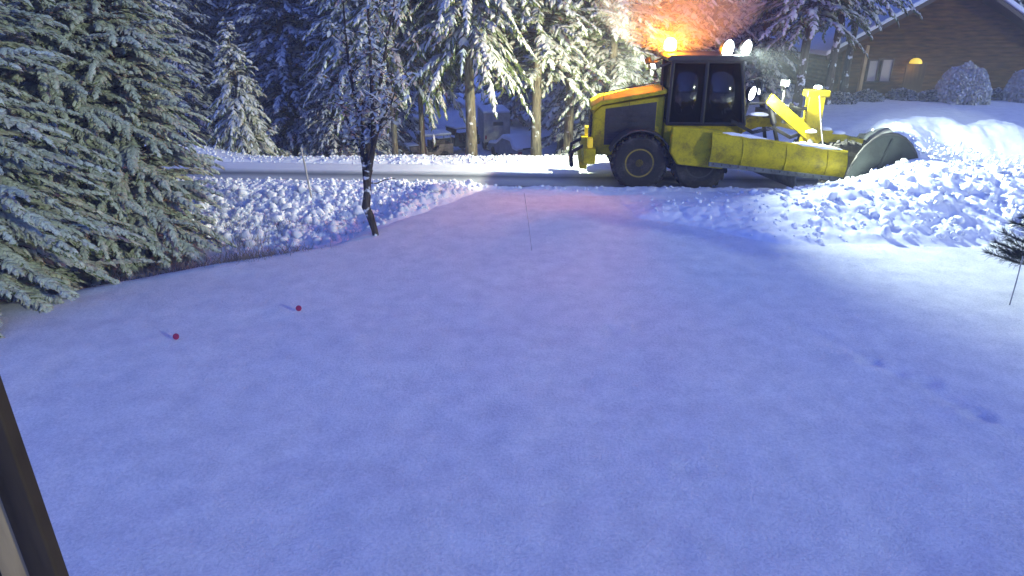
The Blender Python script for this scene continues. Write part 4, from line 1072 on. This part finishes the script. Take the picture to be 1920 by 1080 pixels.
# ------------------------------------------------------------------ sky, light, air
w = bpy.data.worlds.new('World'); S.world = w; w.use_nodes = True
nt = w.node_tree; bg = nt.nodes['Background']
sky = nt.nodes.new('ShaderNodeTexSky'); sky.sky_type = 'NISHITA'; sky.sun_disc = False
SUN_EL, SUN_AZ = R(-2.5), R(215)
sky.sun_elevation = SUN_EL; sky.sun_rotation = SUN_AZ
hs = nt.nodes.new('ShaderNodeHueSaturation'); hs.inputs['Saturation'].default_value = .0
tint = nt.nodes.new('ShaderNodeMix'); tint.data_type = 'RGBA'; tint.blend_type = 'MULTIPLY'; tint.inputs[0].default_value = 1
tint.inputs[7].default_value = (.19, .34, 1.34, 1)
nt.links.new(sky.outputs[0], hs.inputs['Color']); nt.links.new(hs.outputs[0], tint.inputs[6]); tc = nt.nodes.new('ShaderNodeTexCoord'); sx = nt.nodes.new('ShaderNodeSeparateXYZ'); nt.links.new(tc.outputs['Generated'], sx.inputs[0])
mr = nt.nodes.new('ShaderNodeMapRange'); mr.inputs[1].default_value = 0; mr.inputs[2].default_value = 1; mr.inputs[3].default_value = .25; mr.inputs[4].default_value = 1.3   # overcast: brightest overhead
nt.links.new(sx.outputs['Z'], mr.inputs[0]); oc = nt.nodes.new('ShaderNodeVectorMath'); oc.operation = 'SCALE'
nt.links.new(tint.outputs[2], oc.inputs[0]); nt.links.new(mr.outputs[0], oc.inputs['Scale']); nt.links.new(oc.outputs[0], bg.inputs[0])
bg.inputs[1].default_value = SKY_STR = 7.4

sd = bpy.data.lights.new('night_glow', 'SUN'); sd.energy = 1.85; sd.angle = R(3); sd.color = (.84, .93, .70)
so = bpy.data.objects.new('night_glow', sd); COL.objects.link(so); so.location = (0, -10, 30)
so.rotation_euler = Vector((-1, .75, -.27)).to_track_quat('-Z', 'Y').to_euler()

HAZE = .0024
if HAZE:
    mb = MB(); mb.box(-110, 110, -25, 85, -4, 26); hz = mb.build('haze', mat('haze_air', (1, 1, 1)), smooth=False); hz['kind'] = 'stuff'
    tag(hz, 'thin frosty air over the whole scene', 'haze')
    nt = hz.data.materials[0].node_tree; nt.nodes.remove(nt.nodes['Principled BSDF'])
    pv = nt.nodes.new('ShaderNodeVolumePrincipled'); pv.inputs['Color'].default_value = (.86, .91, 1.0, 1); pv.inputs['Density'].default_value = HAZE
    nt.links.new(pv.outputs[0], nt.nodes['Material Output'].inputs['Volume'])

mb = MB(); mb.lathe([(.02 + math.sin(R(a)), -math.cos(R(a))) for a in range(0, 181, 9)], 40); bloom = mb.build('beacon_halo', mat('halo_scatter', (1, 1, 1)), smooth=False); bloom['kind'] = 'stuff'  # scattering volume added around the beacon to give it a bloom
bloom.location = (4.2, 18.3, 4.55); bloom.scale = (2.1, 1.8, 1.35); tag(bloom, 'soft volume added around the beacon to make its orange halo', 'halo')
nt = bloom.data.materials[0].node_tree; nt.nodes.remove(nt.nodes['Principled BSDF'])
pv = nt.nodes.new('ShaderNodeVolumePrincipled'); pv.inputs['Color'].default_value = (.93, .95, .98, 1); pv.inputs['Density'].default_value = .065
nt.links.new(pv.outputs[0], nt.nodes['Material Output'].inputs['Volume'])

mb = MB(); mb.lathe([(.02 + math.sin(R(a)), -math.cos(R(a))) for a in range(0, 181, 9)], 40); pw = mb.build('snow_powder', mat('flying_snow_powder', (1, 1, 1)), smooth=False); pw['kind'] = 'stuff'
pw.location = (11.3, 18.1, .9); pw.scale = (2.3, 1.3, .95); tag(pw, 'puff of powder snow curling off the front of the plough', 'snow powder')
nt = pw.data.materials[0].node_tree; nt.nodes.remove(nt.nodes['Principled BSDF'])
pv = nt.nodes.new('ShaderNodeVolumePrincipled'); pv.inputs['Color'].default_value = (.95, .97, .98, 1); pv.inputs['Density'].default_value = .06
nt.links.new(pv.outputs[0], nt.nodes['Material Output'].inputs['Volume'])

S.view_settings.view_transform = 'Standard'; S.view_settings.look = 'None'; S.view_settings.gamma = 1; S.view_settings.exposure = 0
S.render.engine = 'CYCLES'
S.cycles.max_bounces = 6; S.cycles.diffuse_bounces = 3; S.cycles.volume_bounces = 1; S.cycles.transparent_max_bounces = 12
S.cycles.use_denoising = True
S.cycles.sample_clamp_indirect = 6
